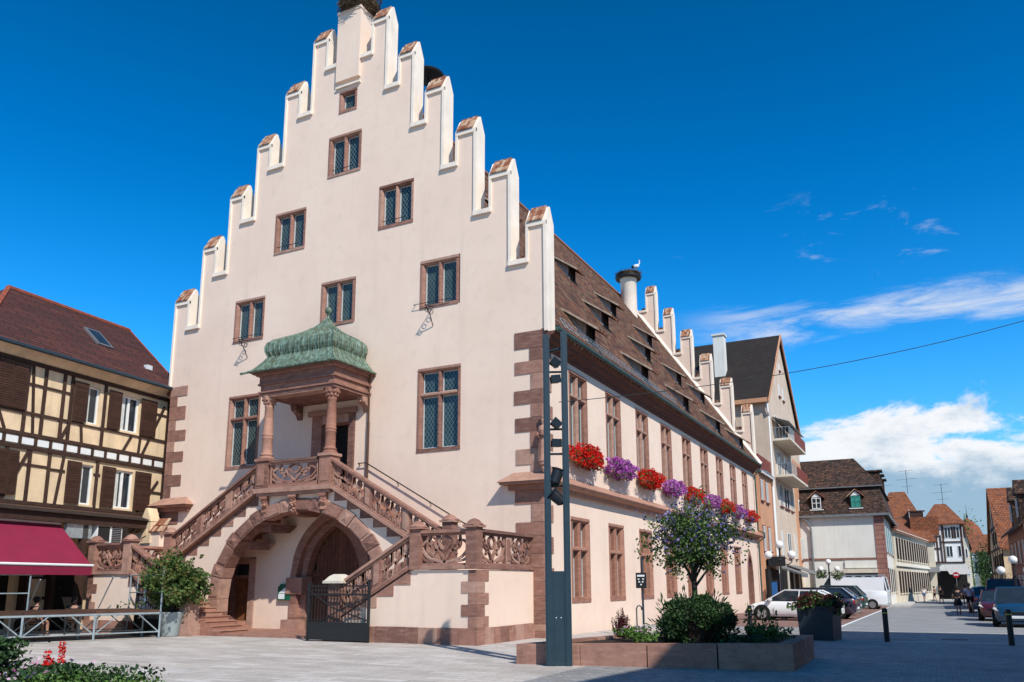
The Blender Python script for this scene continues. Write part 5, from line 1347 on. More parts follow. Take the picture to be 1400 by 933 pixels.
# potted shrub beside the stage
PT = thing('potted_shrub', 'glossy green shrub in a pale blue grey pot beside the stage', 'shrub', (-12.1, -4.0, 0))
mb = MB(); mb.lathe([(.26, 0), (.3, .05), (.36, .6), (.42, .72), (.44, .78), (.40, .8), (.36, .72)], (-12.1, -4.0, 0), 20); mb.build('pot', 'terra', PT, smooth=True)
mb = MB(); 
for k in range(7): mb.tube([(-12.1, -4, .7), (-12.1 + ru(-.6, .6), -4 + ru(-.4, .4), 1.6)], [.03, .01], 5)
mb.build('stems', 'bark', PT)
greens((-12.0, -4.0, 1.72), 1.2, 1.0, .92, 9000, .13, 21, shell=.3, lump=.5).build('crown', 'leafY', PT)
# planter boxes
def boxplanter(x, y, rz, label, w=1.05, h=1.0, fl='fdark', lv='leaf', n=1400, rise=.3):
    t = thing('planter_box', label, 'planter', (x, y, gz(y)), rz)
    m = MB(); a, b = w / 2, w * .46; m.hexa([(-b, -b, 0), (b, -b, 0), (b, b, 0), (-b, b, 0)], [(-a, -a, h), (a, -a, h), (a, a, h), (-a, a, h)])
    m.build('box', 'darkbox', t)
    m = MB(); m.cloud((0, 0, h + .05), a * 1.35, a * 1.35, rise, n, .12, seed=x, shell=.5, cut=lambda p: abs(p.x) > a or abs(p.y) > a or p.z > h - .02); m.build('leaves', lv, t)
    m = blossoms((0, 0, h + .08), a * 1.4, a * 1.4, rise, n // 2, .09, 8, shell=.7, cut=lambda p: p.z > h - .25 and (abs(p.x) > a or abs(p.y) > a or p.z > h)); m.build('blossoms', fl, t)
    return t
boxplanter(7.95, 2.75, R(-8), 'large square charcoal planter box with trailing dark red flowers by the parking', fl='fdark')
NP = boxplanter(3.15, -18.6, R(25), 'dark planter with red and pink flowers in the bottom left foreground', w=1.5, h=.5, fl='fpink', lv='leafD', n=10, rise=.3)
for ch_ in list(NP.children)[1:]: bpy.data.objects.remove(ch_)
mb = MB(); mb.cloud((0, 0, .55), .95, .95, .3, 9000, .06, seed=4, shell=.2, cut=lambda p: p.z > .45); mb.build('leaves', 'leafD', NP)
mb = MB()
for q in range(160): a, b = ru(-.8, .2), ru(-.7, .7); mb.leaf((a, b, .78 + ru(0, .14)), .045, asp=.9)
mb.build('blossoms', 'fpink', NP)
mb = MB()
for k in range(4500): 
    x = ru(-.2, .75); y = ru(-.6, .6); mb.leaf((x + .3, y, .5 + ru(0, .36 - .25 * abs(x))), .035)
mb.build('light_leaves', 'leafB', NP)
mb = MB()
for q in range(3600): a, b = random.gauss(0, .13), random.gauss(0, .13); mb.leaf((-.5 + a, -.1 + b, .55 + rnd() ** .8 * .6), .06)
mb.build('tall_foliage', 'leafD', NP)
mb = MB()
for (x, y, z) in ((.05, .0, .95), (.16, .05, 1.04), (.02, .1, .86), (.1, -.1, .78)):
    for q in range(90): t = ru(0, 1); mb.leaf((x + ru(-.03, .03), y + ru(-.03, .03), z + t * .22 - .14), .035)
mb.build('salvia_spikes', 'fred', NP)
mb = MB()
for q in range(3500): a, b = random.gauss(0, .15), random.gauss(0, .15); mb.leaf((.08 + a, b, .5 + rnd() * .38), .055)
mb.build('salvia_leaves', 'leafD', NP)

# ================================================================== STREET FURNITURE
PM = thing('lamp_mast', 'tall twin blue grey steel mast with spotlights beside the stone bed', 'lamp mast', (4.05, -7.95, 0))
mb = MB(); 
mb.T = TM_ = Matrix.Translation((4.05, -7.95, 0)) @ Matrix.Rotation(R(24), 4, 'Z')
for x in (-.2, .2):
    mb.box(x - .072, x + .072, -.1, .1, 0, 7.15 + (.06 if x > 0 else 0)); mb.box(x - .04, x + .04, -.113, -.1005, 0, 7.1)
mb.build('post', 'post', PM)
mb = MB(); mb.T = TM_; mb.box(-.1275, .1275, -.085, .085, 0, 1.93); mb.box(-.09, .09, -.092, -.0855, .12, 1.86); mb.build('base_panel', 'post', PM)
mb = MB(); mb.T = TM_; mb.ball((-.05, -.094, .97), .013, 6); mb.ball((.05, -.094, .97), .013, 6); mb.build_each('bolt', 'white', PM)
mb = MB(); mb.T = TM_; mb.tube([(-.13, 0, 6.78), (.13, 0, 6.84)], .04, 8)
for z in (6.3, 5.0, 4.45, 3.75): mb.tube([(-.13, 0, z), (.13, 0, z)], .025, 6)
mb.build_each('crossbar', 'spot', PM)
for z, kind, tz in ((6.5, 'box', 35), (6.12, 'box', -8), (5.12, 'box', 40), (4.68, 'box', 0), (3.95, 'can', 20), (3.5, 'can', -50)):
    m = MB(); m.T = Matrix.Translation((4.05, -7.97, z)) @ Matrix.Rotation(R(40), 4, 'Z') @ Matrix.Rotation(R(tz), 4, 'Y')
    if kind == 'box': m.box(-.09, .09, -.08, .08, -.07, .07); m.box(-.11, .11, -.1, -.08, -.09, .09)
    else: m.lathe([(.05, -.2), (.12, -.14), (.13, .12), (.16, .16), (.15, .17)], (0, 0, 0), 12)
    s_ = m.build('spotlight', 'spot', PM)
    m = MB(); m.T = Matrix.Translation((4.05, -7.97, z)) @ Matrix.Rotation(R(40), 4, 'Z') @ Matrix.Rotation(R(tz), 4, 'Y')
    if kind == 'box': m.box(-.1, .1, -.105, -.1005, -.08, .08)
    else: m.lathe([(.13, .171), (.12, .178)], (0, 0, 0), 12)
    m.build('lens', 'pane', s_)
# sign post with parking notice
SP = thing('sign_post', 'slim dark post with small square parking notice in front of the side wall', 'sign', (2.4, 2.7, gz(2.7)))
mb = MB(); mb.tube([(2.4, 2.7, -.02), (2.4, 2.7, 2.55)], .036, 8); mb.build('pole', 'post', SP)
mb = MB(); mb.box(2.2, 2.56, 2.62, 2.66, 1.52, 2.03); pn = mb.build('sign_panel', 'iron', SP)
def text(s, size, T, m, parent, name='lettering'):
    cu = bpy.data.curves.new(name, 'FONT'); cu.body = s; cu.size = size; cu.align_x = 'CENTER'; cu.extrude = .002
    o = bpy.data.objects.new(name, cu); COL.objects.link(o); dg = bpy.context.evaluated_depsgraph_get(); dg.update()
    me = bpy.data.meshes.new_from_object(o.evaluated_get(dg)); bpy.data.objects.remove(o); bpy.data.curves.remove(cu)
    me.materials.clear(); me.materials.append(M[m])
    o = bpy.data.objects.new(name, me); COL.objects.link(o); o.parent = parent; org = Vector(ORG.get(parent.name, (0, 0, 0)))
    me.transform(Matrix.Translation(-org) @ T); return o
mb = MB(); mb.lathe([(.0, 0), (.17, .001), (.17, .004), (0, .005)], (0, 0, 0), 16); 
mb = MB(); mb.box(2.25, 2.51, 2.612, 2.6195, 1.9, 1.96)
for (x, z) in ((2.3, 1.82), (2.46, 1.82), (2.32, 1.73), (2.44, 1.73), (2.38, 1.64)): mb.box(x - .026, x + .026, 2.612, 2.6195, z - .022, z + .022)
mb.build('symbols', 'signwhite', pn)
LP = thing('bike_stand', 'narrow dark hoop stand next to the slim sign post', 'bike stand', (2.15, 2.75, 0)); mb = MB(); mb.tube([(2.15, 2.75, -.02), (2.15, 2.75, .85), (2.19, 2.75, .93), (2.26, 2.75, .95), (2.32, 2.75, .9), (2.33, 2.75, .8)], .022, 6); mb.build('hoop', 'post', LP)
def bollard(x, y, lb):
    t = thing('bollard', lb, 'bollard', (x, y, gz(y)), group='black bollards along the square')
    m = MB(); m.lathe([(.075, 0), (.075, .9), (.07, .94), (.03, .95)], (x, y, gz(y)), 12); m.build('shaft', 'iron', t)
    m = MB(); m.lathe([(.0765, .80), (.0765, .83)], (x, y, gz(y)), 12); m.build('reflective_band', 'gold', t)
bollard(9.79, 2.5, 'black bollard standing alone on the cobbles in the middle of the road mouth')
bollard(12.88, 2.2, 'black bollard in front of the parked blue car')
bollard(5.37, 5.3, 'thin black bollard in front of the white car')
def globe_lamp(x, y, h, lb, g=.19):
    t = thing('street_lamp', lb, 'street lamp', (x, y, gz(y)), group='three globe street lamps'); z0 = gz(y)
    m = MB(); m.lathe([(.14, 0), (.14, .3), (.08, .4), (.06, .45), (.05, h - .9), (.09, h - .85), (.05, h - .8), (.045, h - .35), (.1, h - .3)], (x, y, z0), 10)
    m.build('post', 'iron', t)
    for s_ in (-1, 1):
        m = MB(); m.tube([(x, y, z0 + h - .85), (x + s_ * .15, y, z0 + h - 1.05), (x + s_ * .38, y, z0 + h - 1.08), (x + s_ * .55, y, z0 + h - .95), (x + s_ * .55, y, z0 + h - .8)], .025, 6)
        m.tube([(x + s_ * .25 + .1 * math.cos(a), y, z0 + h - .85 + .1 * math.sin(a)) for a in [i * .7 for i in range(8)]], .014, 4); m.build('arm', 'iron', t)
    for dx, dz in ((-.55, h - .6), (.55, h - .6), (0, h - .1)):
        m = MB(); m.ball((x + dx, y, z0 + dz), g, 14); m.build('globe', 'lampwhite', t, smooth=True)
globe_lamp(4.47, 18, 3.75, 'three globe lamp behind the white car near the orange house', .2)
L2 = globe_lamp(4.45, 39, 3.5, 'three globe lamp farther off near the white van', .2)
hb = thing('hanging_baskets', 'bushy flower baskets hung on the farther three globe lamp', 'flower basket', (4.45, 39, 2.2)); greens((3.9, 39, 2.3), .4, .35, .35, 260, .14, 71).build('leaves', 'leaf', hb); greens((5.0, 39, 2.2), .4, .35, .35, 260, .14, 72).build('leaves', 'leafY', hb)
globe_lamp(14.62, 22, 2.95, 'three globe lamp above the parked blue car on the right', .2)
# overhead cable
cb = MB(); A_ = Vector((4.05, -7.9, 5.62)); B_ = Vector((22, 3.5, 14.5))
# ================================================================== STAGE
SG = thing('stage_platform', 'low outdoor stage with brown deck on a galvanised steel frame and railings', 'stage', (-13.5, -7, 0))
p0 = Vector((-11.75, -4.75, 0)); dv_ = Vector((-.33, -.944, 0)).normalized(); nv_ = Vector((dv_.y, -dv_.x, 0))   # towards the back (-x)
if nv_.x > 0: nv_ = -nv_
def SP_(a, b, z): v = p0 + dv_ * a + nv_ * b; return (v.x, v.y, z)
mb = MB()
for i in range(5):
    for j in range(2):
        a0, a1, b0, b1 = i * 2 + .01, i * 2 + 1.99, j * 1.5 + .01, j * 1.5 + 1.49
        mb.hexa([SP_(a0, b0, .82), SP_(a1, b0, .82), SP_(a1, b1, .82), SP_(a0, b1, .82)], [SP_(a0, b0, .9), SP_(a1, b0, .9), SP_(a1, b1, .9), SP_(a0, b1, .9)])
mb.build('deck', 'deckwood', SG)
mb = MB()
for j in range(3):
    mb.tube([SP_(0, j * 1.5, .79), SP_(10, j * 1.5, .79)], .035, 6); mb.tube([SP_(0, j * 1.5, .2), SP_(10, j * 1.5, .2)], .022, 6)
    for i in range(6):
        mb.tube([SP_(i * 2, j * 1.5, 0), SP_(i * 2, j * 1.5, .8)], .035, 6); mb.tube([SP_(i * 2, j * 1.5, 0), SP_(i * 2, j * 1.5, .02)], .07, 6)
        if i < 5: mb.tube([SP_(i * 2 + .05, j * 1.5, .22), SP_(i * 2 + .7, j * 1.5, .78)], .02, 5); mb.tube([SP_(i * 2 + 1.95, j * 1.5, .22), SP_(i * 2 + 1.3, j * 1.5, .78)], .02, 5)
mb.build('frame', 'steel', SG)
mb = MB()
def rail(a, b):
    for z in (1.45, 2.05): mb.tube([SP_(*a, z), SP_(*b, z)], .022, 6)
    for p in (a, b): mb.tube([SP_(*p, .8), SP_(*p, 2.08)], .028, 6)
    m_ = ((a[0] + b[0]) / 2, (a[1] + b[1]) / 2); mb.tube([SP_(*m_, 1.45), SP_(*m_, 2.05)], .018, 6)
rail((0, 0), (0, 1.45)); rail((0, 1.55), (0, 3)); rail((3.2, 3), (5.0, 3)); rail((5.1, 3), (7, 3)); rail((7.1, 3), (9.9, 3))
mb.tube([SP_(0, 0, .8), SP_(0, 0, 2.25)], .03, 6); mb.tube([SP_(.6, 3, 2.0), SP_(.6, 4.3, .9)], .022, 6); mb.tube([SP_(2.9, 3, 1.9), SP_(2.9, 4.3, .9)], .022, 6); mb.tube([SP_(.6, 4.3, .0), SP_(.6, 4.3, .95)], .025, 6); mb.tube([SP_(2.9, 4.3, .0), SP_(2.9, 4.3, .95)], .025, 6)
mb.build('railing', 'steel', SG)
mb = MB(); mb.hexa([SP_(5.2, 3.01, 1.47), SP_(5.9, 3.01, 1.47), SP_(5.9, 3.03, 1.47), SP_(5.2, 3.03, 1.47)], [SP_(5.2, 3.01, 2.03), SP_(5.9, 3.01, 2.03), SP_(5.9, 3.03, 2.03), SP_(5.2, 3.03, 2.03)]); mb.build('railing_panel', 'blueshut', SG)
# iron gate leaves folded back against the stairs
def gate(x0, x1, y, lb):
    t = thing('iron_gate', lb, 'gate', ((x0 + x1) / 2, y, 0), group='wrought iron gate leaves at the stairs')
    m = MB(); m.box(x0, x1, y - .02, y + .02, .04, .5); m.build('kick_plate', 'iron', t)
    m = MB(); m.box(x0 - .04, x0 + .03, y - .035, y + .035, 0, 1.75); m.box(x1 - .03, x1 + .04, y - .035, y + .035, 0, 1.82); m.box(x0, x1, y - .025, y + .025, .5, .57); m.box(x0, x1, y - .02, y + .02, 1.36, 1.41); m.box(x0, x1, y - .02, y + .02, 1.62, 1.66)
    n = int((x1 - x0) / .115)
    for i in range(1, n):
        x = x0 + (x1 - x0) * i / n; m.tube([(x, y, .5), (x, y, 1.62)], .011, 5); 
        if i % 2: m.tube([(x, y, 1.62), (x, y, 1.76)], [.013, .003], 5)
        m.ball((x, y, 1.5), .032, 6); m.tube([(x + .04 * math.cos(a), y, .64 + .05 * math.sin(a)) for a in [k * .8 for k in range(9)]], .006, 4)
    m.tube([(x0, y - .01, 1.5), ((x0 * .6 + x1 * .4), y - .01, 1.0), (x1, y - .01, .62)], .022, 5); m.tube([(x0 + .5, y - .01, .6), (x0 + (x1 - x0) * .6, y - .01, 1.0), (x1, y - .01, 1.3)], .018, 5)
    m.build('bars', 'iron', t)
gate(-6.15, -3.88, -3.97, 'black iron gate leaf folded back against the right stair'); gate(-13.9, -12.15, -3.97, 'black iron gate leaf folded back behind the potted shrub')

# ================================================================== CARS
def car(name, label, x, y, rz, kind, paint, L=4.3, W=1.78, H=1.46, group=None, cat='car'):
    t = thing(name, label, cat, (x, y, gz(y)), rz, group)
    P_ = carpaint('car_paint_' + kind + str(round(x * 10)), paint); v = kind == 'van'
    wb = L * .31; rw = .33
    if v: st = [(.5, .35, .8, .40), (.47, .25, 1.0, .46), (.42, .22, 1.12, .49), (.34, .22, 1.3, .5), (.2, .2, 1.4, .5), (-.3, .2, 1.42, .5), (-.48, .22, 1.42, .49), (-.5, .35, 1.38, .47)]; cab = [(.36, 1.3), (.24, H), (-.47, H), (-.5, 1.3)]
    elif kind == 'suv': st = [(.5, .35, .72, .40), (.47, .28, .88, .46), (.38, .26, 1.0, .49), (.22, .25, 1.08, .5), (0, .25, 1.06, .5), (-.3, .25, 1.1, .5), (-.47, .27, 1.1, .48), (-.5, .38, .98, .44)]; cab = [(.25, 1.05), (.08, H), (-.36, H - .02), (-.48, 1.08)]
    elif kind == 'sedan': st = [(.5, .3, .58, .38), (.47, .22, .7, .45), (.36, .2, .84, .49), (.2, .2, .93, .5), (0, .2, .92, .5), (-.3, .2, .97, .5), (-.46, .22, .98, .47), (-.5, .34, .86, .42)]; cab = [(.22, .92), (.04, H), (-.2, H), (-.38, .96)]
    else: st = [(.5, .3, .55, .36), (.475, .22, .68, .44), (.38, .2, .84, .49), (.22, .2, .95, .5), (0, .2, .92, .5), (-.28, .2, .97, .5), (-.46, .22, 1.0, .48), (-.5, .34, .86, .43)]; cab = [(.27, .93), (.06, H), (-.28, H - .03), (-.47, 1.0)]
    m = MB(); vs = []; n = 11
    for (fx, zb, zt, hw) in st:
        w = hw * W; pts = [(0, zb), (w * .88, zb), (w, zb + .14), (w * 1.0, zb + (zt - zb) * .55), (w * .965, zt - .1), (w * .86, zt), (0, zt + .035)]
        full = pts + [(-a, b) for a, b in pts[-2:0:-1]]
        n = len(full); vs += [(fx * L, a, b) for a, b in full]
    fs = [(i * n + k, i * n + (k + 1) % n, (i + 1) * n + (k + 1) % n, (i + 1) * n + k) for i in range(len(st) - 1) for k in range(n)] + [tuple(range(n)), tuple(range((len(st) - 1) * n, len(st) * n))]
    m.add(vs, fs, .5)
    (a, za), (b, zb), (c, zc), (d, zd) = [(q[0] * L, q[1]) for q in cab]; wb_, wt = W * .455, W * .385
    m.hexa([(b - .03, -wt - .01, zb - .05), (b - .03, wt + .01, zb - .05), (c + .03, wt + .01, zc - .05), (c + .03, -wt - .01, zc - .05)], [(b - .12, -wt + .08, zb + .03), (b - .12, wt - .08, zb + .03), (c + .12, wt - .08, zc + .03), (c + .12, -wt + .08, zc + .03)], .5)
    for s_ in (-1, 1):
        m.tube([(a, s_ * wb_, za), (b, s_ * (wt + .005), zb)], .03, 5, r=.5); m.tube([(d, s_ * wb_, zd), (c, s_ * (wt + .005), zc)], .045, 5, r=.5); m.tube([(b, s_ * wt, zb), (c, s_ * wt, zc)], .03, 5, r=.5)
        mx = (b + c) / 2 + .1; m.tube([(mx, s_ * (wb_ + .005), za), (mx - .05, s_ * (wt + .008), zb)], .028, 5, r=.5)
        if v: m.hexa([(b - .2, s_ * (wb_ - .02), za), (c, s_ * (wb_ - .02), zd), (c, s_ * (wb_ + .03), zd), (b - .2, s_ * (wb_ + .03), za)], [(b - .2, s_ * (wt - .02), zb), (c, s_ * (wt - .02), zc), (c, s_ * (wt + .03), zc), (b - .2, s_ * (wt + .03), zb)], .5)
    bd_ = m.build('body', P_, t, smooth=True)
    m = MB(); m.hexa([(a, -wb_, za), (a, wb_, za), (d, wb_, zd), (d, -wb_, zd)], [(b, -wt, zb - .02), (b, wt, zb - .02), (c, wt, zc - .02), (c, -wt, zc - .02)], .5); m.build('windows', 'pane', t)
    for s_ in (-1, 1):
        for wx in (wb, -wb):
            m = MB(); m.T = Matrix.Translation((wx, s_ * W * .5, rw)) @ Matrix.Rotation(R(90), 4, 'X')
            m.lathe([(rw, -.11), (rw, .11)], (0, 0, -.0), 18) if 0 else m.lathe([(rw * .7, -.10), (rw * .96, -.10), (rw, -.07), (rw, .07), (rw * .96, .10), (rw * .7, .10)], (0, 0, s_ * .06), 20)
            wh = m.build('wheel', 'tyre', t, smooth=True)
            m = MB(); m.T = Matrix.Translation((wx, s_ * (W * .5 + .035), rw)) @ Matrix.Rotation(R(90), 4, 'X')
            for k in range(10):
                an = k * math.pi / 5; c0, s0 = math.cos(an), math.sin(an); m.tube([(.03 * c0, .03 * s0, 0), (rw * .68 * c0, rw * .68 * s0, 0)], .022, 4)
            m.lathe([(rw * .66, -.02), (rw * .72, -.02), (rw * .72, .02), (rw * .66, .02)], (0, 0, 0), 18); m.build('rim', 'rim', wh)
            m = MB(); m.T = Matrix.Translation((wx, s_ * (W * .5 - .06), rw + .03)) @ Matrix.Rotation(R(90), 4, 'X'); m.lathe([(rw + .07, -.07), (rw + .07, .07)], (0, 0, 0), 20); m.build('wheel_arch', 'void', t)
        m = MB(); m.tube([(st[1][0] * L - .02, s_ * W * .36, .62), (st[2][0] * L + .02, s_ * W * .462, .72)], .075 if not v else .12, 6, flat=.7); m.build('headlight', 'lampwhite', t)
        m = MB(); z0 = .75 if not v else 1.0; m.box(-L * .495, -L * .47, s_ * W * .33, s_ * W * .46, z0, z0 + .2); m.build('tail_light', 'taillight', t)
        m = MB(); m.box(a - .35, a - .2, s_ * W * .5, s_ * (W * .5 + .16), za + .02, za + .15); m.build('mirror', P_, t)
    m = MB(); m.box(-L * .505, -L * .5, -.26, .26, .5, .61); m.cut(); m.box(L * .5, L * .505, -.26, .26, .36, .46); m.build_each('number_plate', 'white', t)
    m = MB(); m.box(L * .49, L * .503, -W * .28, W * .28, .5, .6); m.build('grille', 'void', t)
    return t
M['taillight'] = mat('red_tail_light', (.35, .01, .015), .25, .1, 3, bmp=0, spec=.6)
car('parked_car', 'white hatchback parked facing left beside the charcoal planter box', 4.9, 18.6, R(176), 'hatch', (.78, .79, .80), L=4.4, H=1.45, group='parked cars on the left side')
car('parked_car', 'dark purple estate car parked directly behind the white hatchback', 5.35, 21.6, R(176), 'suv', (.022, .012, .03), L=4.5, H=1.55, group='parked cars on the left side')
car('parked_car', 'dark blue sedan with red tail lights parked on the left', 4.95, 28.2, R(176), 'sedan', (.012, .035, .09), L=4.5, H=1.42, group='parked cars on the left side')
car('parked_car', 'dark green off-road car parked between the blue sedan and the white van', 5.0, 33.0, R(176), 'suv', (.008, .05, .035), L=4.4, H=1.7, group='parked cars on the left side')
vn = car('delivery_van', 'white delivery van with a roof rack parked before the mansard house', 5.2, 44.5, R(176), 'van', (.76, .78, .80), L=5.6, W=2.0, H=2.35, cat='van')
mb = MB()
for yy in (-.85, .85): mb.tube([(-2.6, yy, 2.5), (1.2, yy, 2.5)], .03, 5)
for k in range(6): mb.tube([(-2.5 + k * .7, -.85, 2.42), (-2.5 + k * .7, .85, 2.42)], .025, 5)
mb.build('roof_rack', 'steel', vn)
car('parked_car', 'blue compact car at the far right edge facing the camera', 14.15, 15.9, R(-95), 'hatch', (.010, .04, .085), L=4.0, W=1.75, H=1.55, group='parked cars on the right side')
car('parked_car', 'dark red small car right behind the blue compact car', 13.9, 22.5, R(-94), 'hatch', (.07, .010, .014), L=3.8, H=1.42, group='parked cars on the right side')
car('delivery_van', 'dark red van parked behind the small red car', 14.5, 28.5, R(-93), 'van', (.11, .010, .035), L=4.6, W=1.85, H=2.0, cat='van')
car('parked_car', 'pale blue car far down the street near the walking man', 14.0, 37.5, R(-93), 'suv', (.03, .09, .15), L=4.2, H=1.6, group='parked cars on the right side')

# ================================================================== PEOPLE
def skinned(name, J, E, m, parent, lv=2, root=0):
    bm = bmesh.new(); ly = bm.verts.layers.skin.verify(); vs = [bm.verts.new(p) for p, r in J]
    for a, b in E: bm.edges.new((vs[a], vs[b]))
    for i, v_ in enumerate(vs):
        r = J[i][1]; v_[ly].radius = r if isinstance(r, tuple) else (r, r); v_[ly].use_root = (i == root)
    me = bpy.data.meshes.new(name); bm.to_mesh(me); bm.free(); me.materials.append(M[m])
    o = bpy.data.objects.new(name, me); COL.objects.link(o); o.parent = parent
    s_ = o.modifiers.new('Skin', 'SKIN'); s_.use_smooth_shade = True; u_ = o.modifiers.new('Sub', 'SUBSURF'); u_.levels = lv; u_.render_levels = lv
    return o
def person(label, x, y, rz, top, bottom, dress=False, h=1.0, sit=False, z=None, bag=None, hairlong=False, skirtm=None, stride=.22, group=None):
    t = thing('person', label, 'person', (x, y, gz(y) if z is None else z), rz, group); s = h
    st = stride
    if not sit:
        legs = [((.09, 0, .90), .085), ((.1, st * .5, .50), .06), ((.1, st * .55, .10), .038), ((.1, st * .55 + .13, .03), .035), ((-.09, 0, .90), .085), ((-.1, -st * .2, .48), .06), ((-.1, -st, .12), .038), ((-.1, -st + .12, .035), .035)]
        pz = .95
    else:
        pz = .52
        legs = [((.09, .05, .5), .085), ((.1, .42, .5), .065), ((.1, .45, .1), .04), ((.1, .57, .035), .035), ((-.09, .05, .5), .085), ((-.1, .42, .5), .065), ((-.1, .45, .1), .04), ((-.1, .57, .035), .035)]
    o = pz - .95
    J = [((0, 0, .95 + o), (.14, .105)), ((0, 0, 1.15 + o), (.125, .09)), ((0, .01, 1.36 + o), (.15, .10)), ((0, 0, 1.49 + o), .05), ((0, .01, 1.56 + o), .062), ((0, .015, 1.65 + o), .085), ((0, .01, 1.72 + o), .06)]
    arms = [((.19, 0, 1.40 + o), .052), ((.24, -.04, 1.14 + o), .042), ((.25, .08, .92 + o), .03), ((.25, .11, .84 + o), .035), ((-.19, 0, 1.40 + o), .052), ((-.25, .03, 1.14 + o), .042), ((-.26, .1, .94 + o), .03), ((-.26, .13, .86 + o), .035)]
    n0 = len(J); J += legs; n1 = len(J); J += arms
    E_ = [(0, 1), (1, 2), (2, 3), (3, 4), (4, 5), (5, 6), (0, n0), (n0, n0 + 1), (n0 + 1, n0 + 2), (n0 + 2, n0 + 3), (0, n0 + 4), (n0 + 4, n0 + 5), (n0 + 5, n0 + 6), (n0 + 6, n0 + 7), (2, n1), (n1, n1 + 1), (n1 + 1, n1 + 2), (n1 + 2, n1 + 3), (2, n1 + 4), (n1 + 4, n1 + 5), (n1 + 5, n1 + 6), (n1 + 6, n1 + 7)]
    sc_ = lambda Q: [(tuple(c * s for c in p), tuple(q * s for q in r) if isinstance(r, tuple) else r * s) for p, r in Q]
    skinned('body', sc_(J), E_, 'skin', t)
    sh = [((0, 0, .93 + o), (.16, .125)), ((0, 0, 1.15 + o), (.145, .11)), ((0, .01, 1.36 + o), (.17, .12)), ((0, 0, 1.45 + o), (.08, .07)), ((.19, 0, 1.40 + o), .066), ((.225, -.02, 1.22 + o), .06), ((-.19, 0, 1.40 + o), .066), ((-.235, .02, 1.22 + o), .06)]
    skinned('shirt', sc_(sh), [(0, 1), (1, 2), (2, 3), (2, 4), (4, 5), (2, 6), (6, 7)], top, t)
    if dress:
        m = MB(); m.lathe([(.15 * s, .98 * s), (.19 * s, .85 * s), (.24 * s, .62 * s), (.27 * s, .52 * s), (.2 * s, .53 * s)], (0, 0, 0), 14, sy=.8); m.build('skirt', bottom, t, smooth=True)
    else:
        k0 = legs[:2] if True else legs; hp = [((0, 0, .93 + o), (.15, .115)), (legs[0][0], .105), (tuple(legs[0][0][i] * .25 + legs[1][0][i] * .75 for i in range(3)), .085), (legs[4][0], .105), (tuple(legs[4][0][i] * .25 + legs[5][0][i] * .75 for i in range(3)), .085)]
        skinned('shorts', sc_(hp), [(0, 1), (1, 2), (0, 3), (3, 4)], bottom, t)
    m = MB(); m.ball((0, -.012 * s, (1.68 + o) * s), .108 * s, 12, sz=1.1, sy=1.05)
    if hairlong: m.ball((0, -.05 * s, (1.58 + o) * s), .105 * s, 10, sz=1.3, sy=.7)
    m.build('hair', 'hair', t, smooth=True)
    m = MB(); m.ball((0, .125 * s, (1.635 + o) * s), .018 * s, 6); m.ball((.032 * s, .1 * s, (1.66 + o) * s), .012 * s, 6); m.ball((-.032 * s, .1 * s, (1.66 + o) * s), .012 * s, 6); m.build('face_features', 'skin', t)
    if not sit:
        m = MB()
        for q in (legs[3][0], legs[7][0]): m.box((q[0] - .045) * s, (q[0] + .045) * s, (q[1] - .16) * s, (q[1] + .08) * s, 0, .07 * s)
        m.build('shoes', 'iron', t)
    if bag:
        b = thing('handbag', bag, 'bag', (x, y, gz(y)), rz); m = MB(); m.box(.18, .34, -.16, .1, .72, 1.0); m.build('pouch', 'awning', b)
        m = MB(); m.tube([(.26, -.1, 1.0), (.12, -.13, 1.3), (-.12, -.02, 1.5), (-.1, .13, 1.3), (.2, .05, 1.0)], .012, 4); m.build('strap', 'awning', b)
    return t
M['lilac'] = mat('lilac_shirt', (.42, .42, .55), .85, .1, 6); M['darkcloth'] = mat('dark_cloth', (.015, .014, .02), .9, .2, 6); M['blueshirt'] = mat('blue_shirt', (.06, .12, .28), .85, .1, 6); M['redshirt'] = mat('red_shirt', (.3, .03, .03), .85, .1, 6)
person('woman in a dark dress with long dark hair walking away down the street', 12.3, 32.5, R(4), 'darkcloth', 'darkcloth', dress=True, hairlong=True, h=.97)
person('man in a lilac shirt and dark shorts walking beside the woman in a dress', 13.0, 34.0, R(-6), 'lilac', 'darkcloth', h=1.04, stride=-.24, bag='dark red shoulder bag carried by the man in the lilac shirt')
person('person in dark clothes standing in the shade by the corner shop', 11.6, 70, R(150), 'darkcloth', 'darkcloth', h=1.0, group=None)
person('person in a white top standing outside the corner shop', 9.9, 84, R(200), 'white', 'blueshirt', h=1.0)
person('person in a red top standing outside the corner shop', 11.0, 86, R(100), 'redshirt', 'darkcloth', h=1.0)
person('person in a blue shirt coming up the street next to the pale blue car', 13.25, 52, R(175), 'blueshirt', 'darkcloth', h=1.0)
def chair(x, y, rz, lb):
    t = thing('terrace_chair', lb, 'chair', (x, y, 0), rz, 'terrace chairs under the awning'); m = MB(); m.box(-.22, .22, -.2, .24, .43, .46); m.build('seat', 'timber', t)
    m = MB(); m.box(-.22, .22, -.23, -.2, .5, .9); m.build('backrest', 'timber', t)
    for a in (-.2, .2):
        for b in (-.2, .2): m = MB(); m.tube([(a, b, 0), (a, b, .45)], .014, 5); m.build('leg', 'iron', t)
for i, (u_, o_, lb, pl_) in enumerate(((-7.1, .9, 'brown', 'person in dark clothes seated under the burgundy awning, nearer the left edge'), (-5.6, .9, 'brown', 'person with dark hair seated under the right part of the burgundy awning'))):
    q = lhp(o_ + .4, u_, 0)
    chair(q[0], q[1], R(10 + 30 * i), 'brown terrace chair under the awning with the %s person on it' % ('left' if i == 0 else 'right'))
    person(pl_, q[0], q[1], R(10 + 30 * i), 'darkcloth', 'darkcloth', sit=True, z=-.02, hairlong=i == 1)
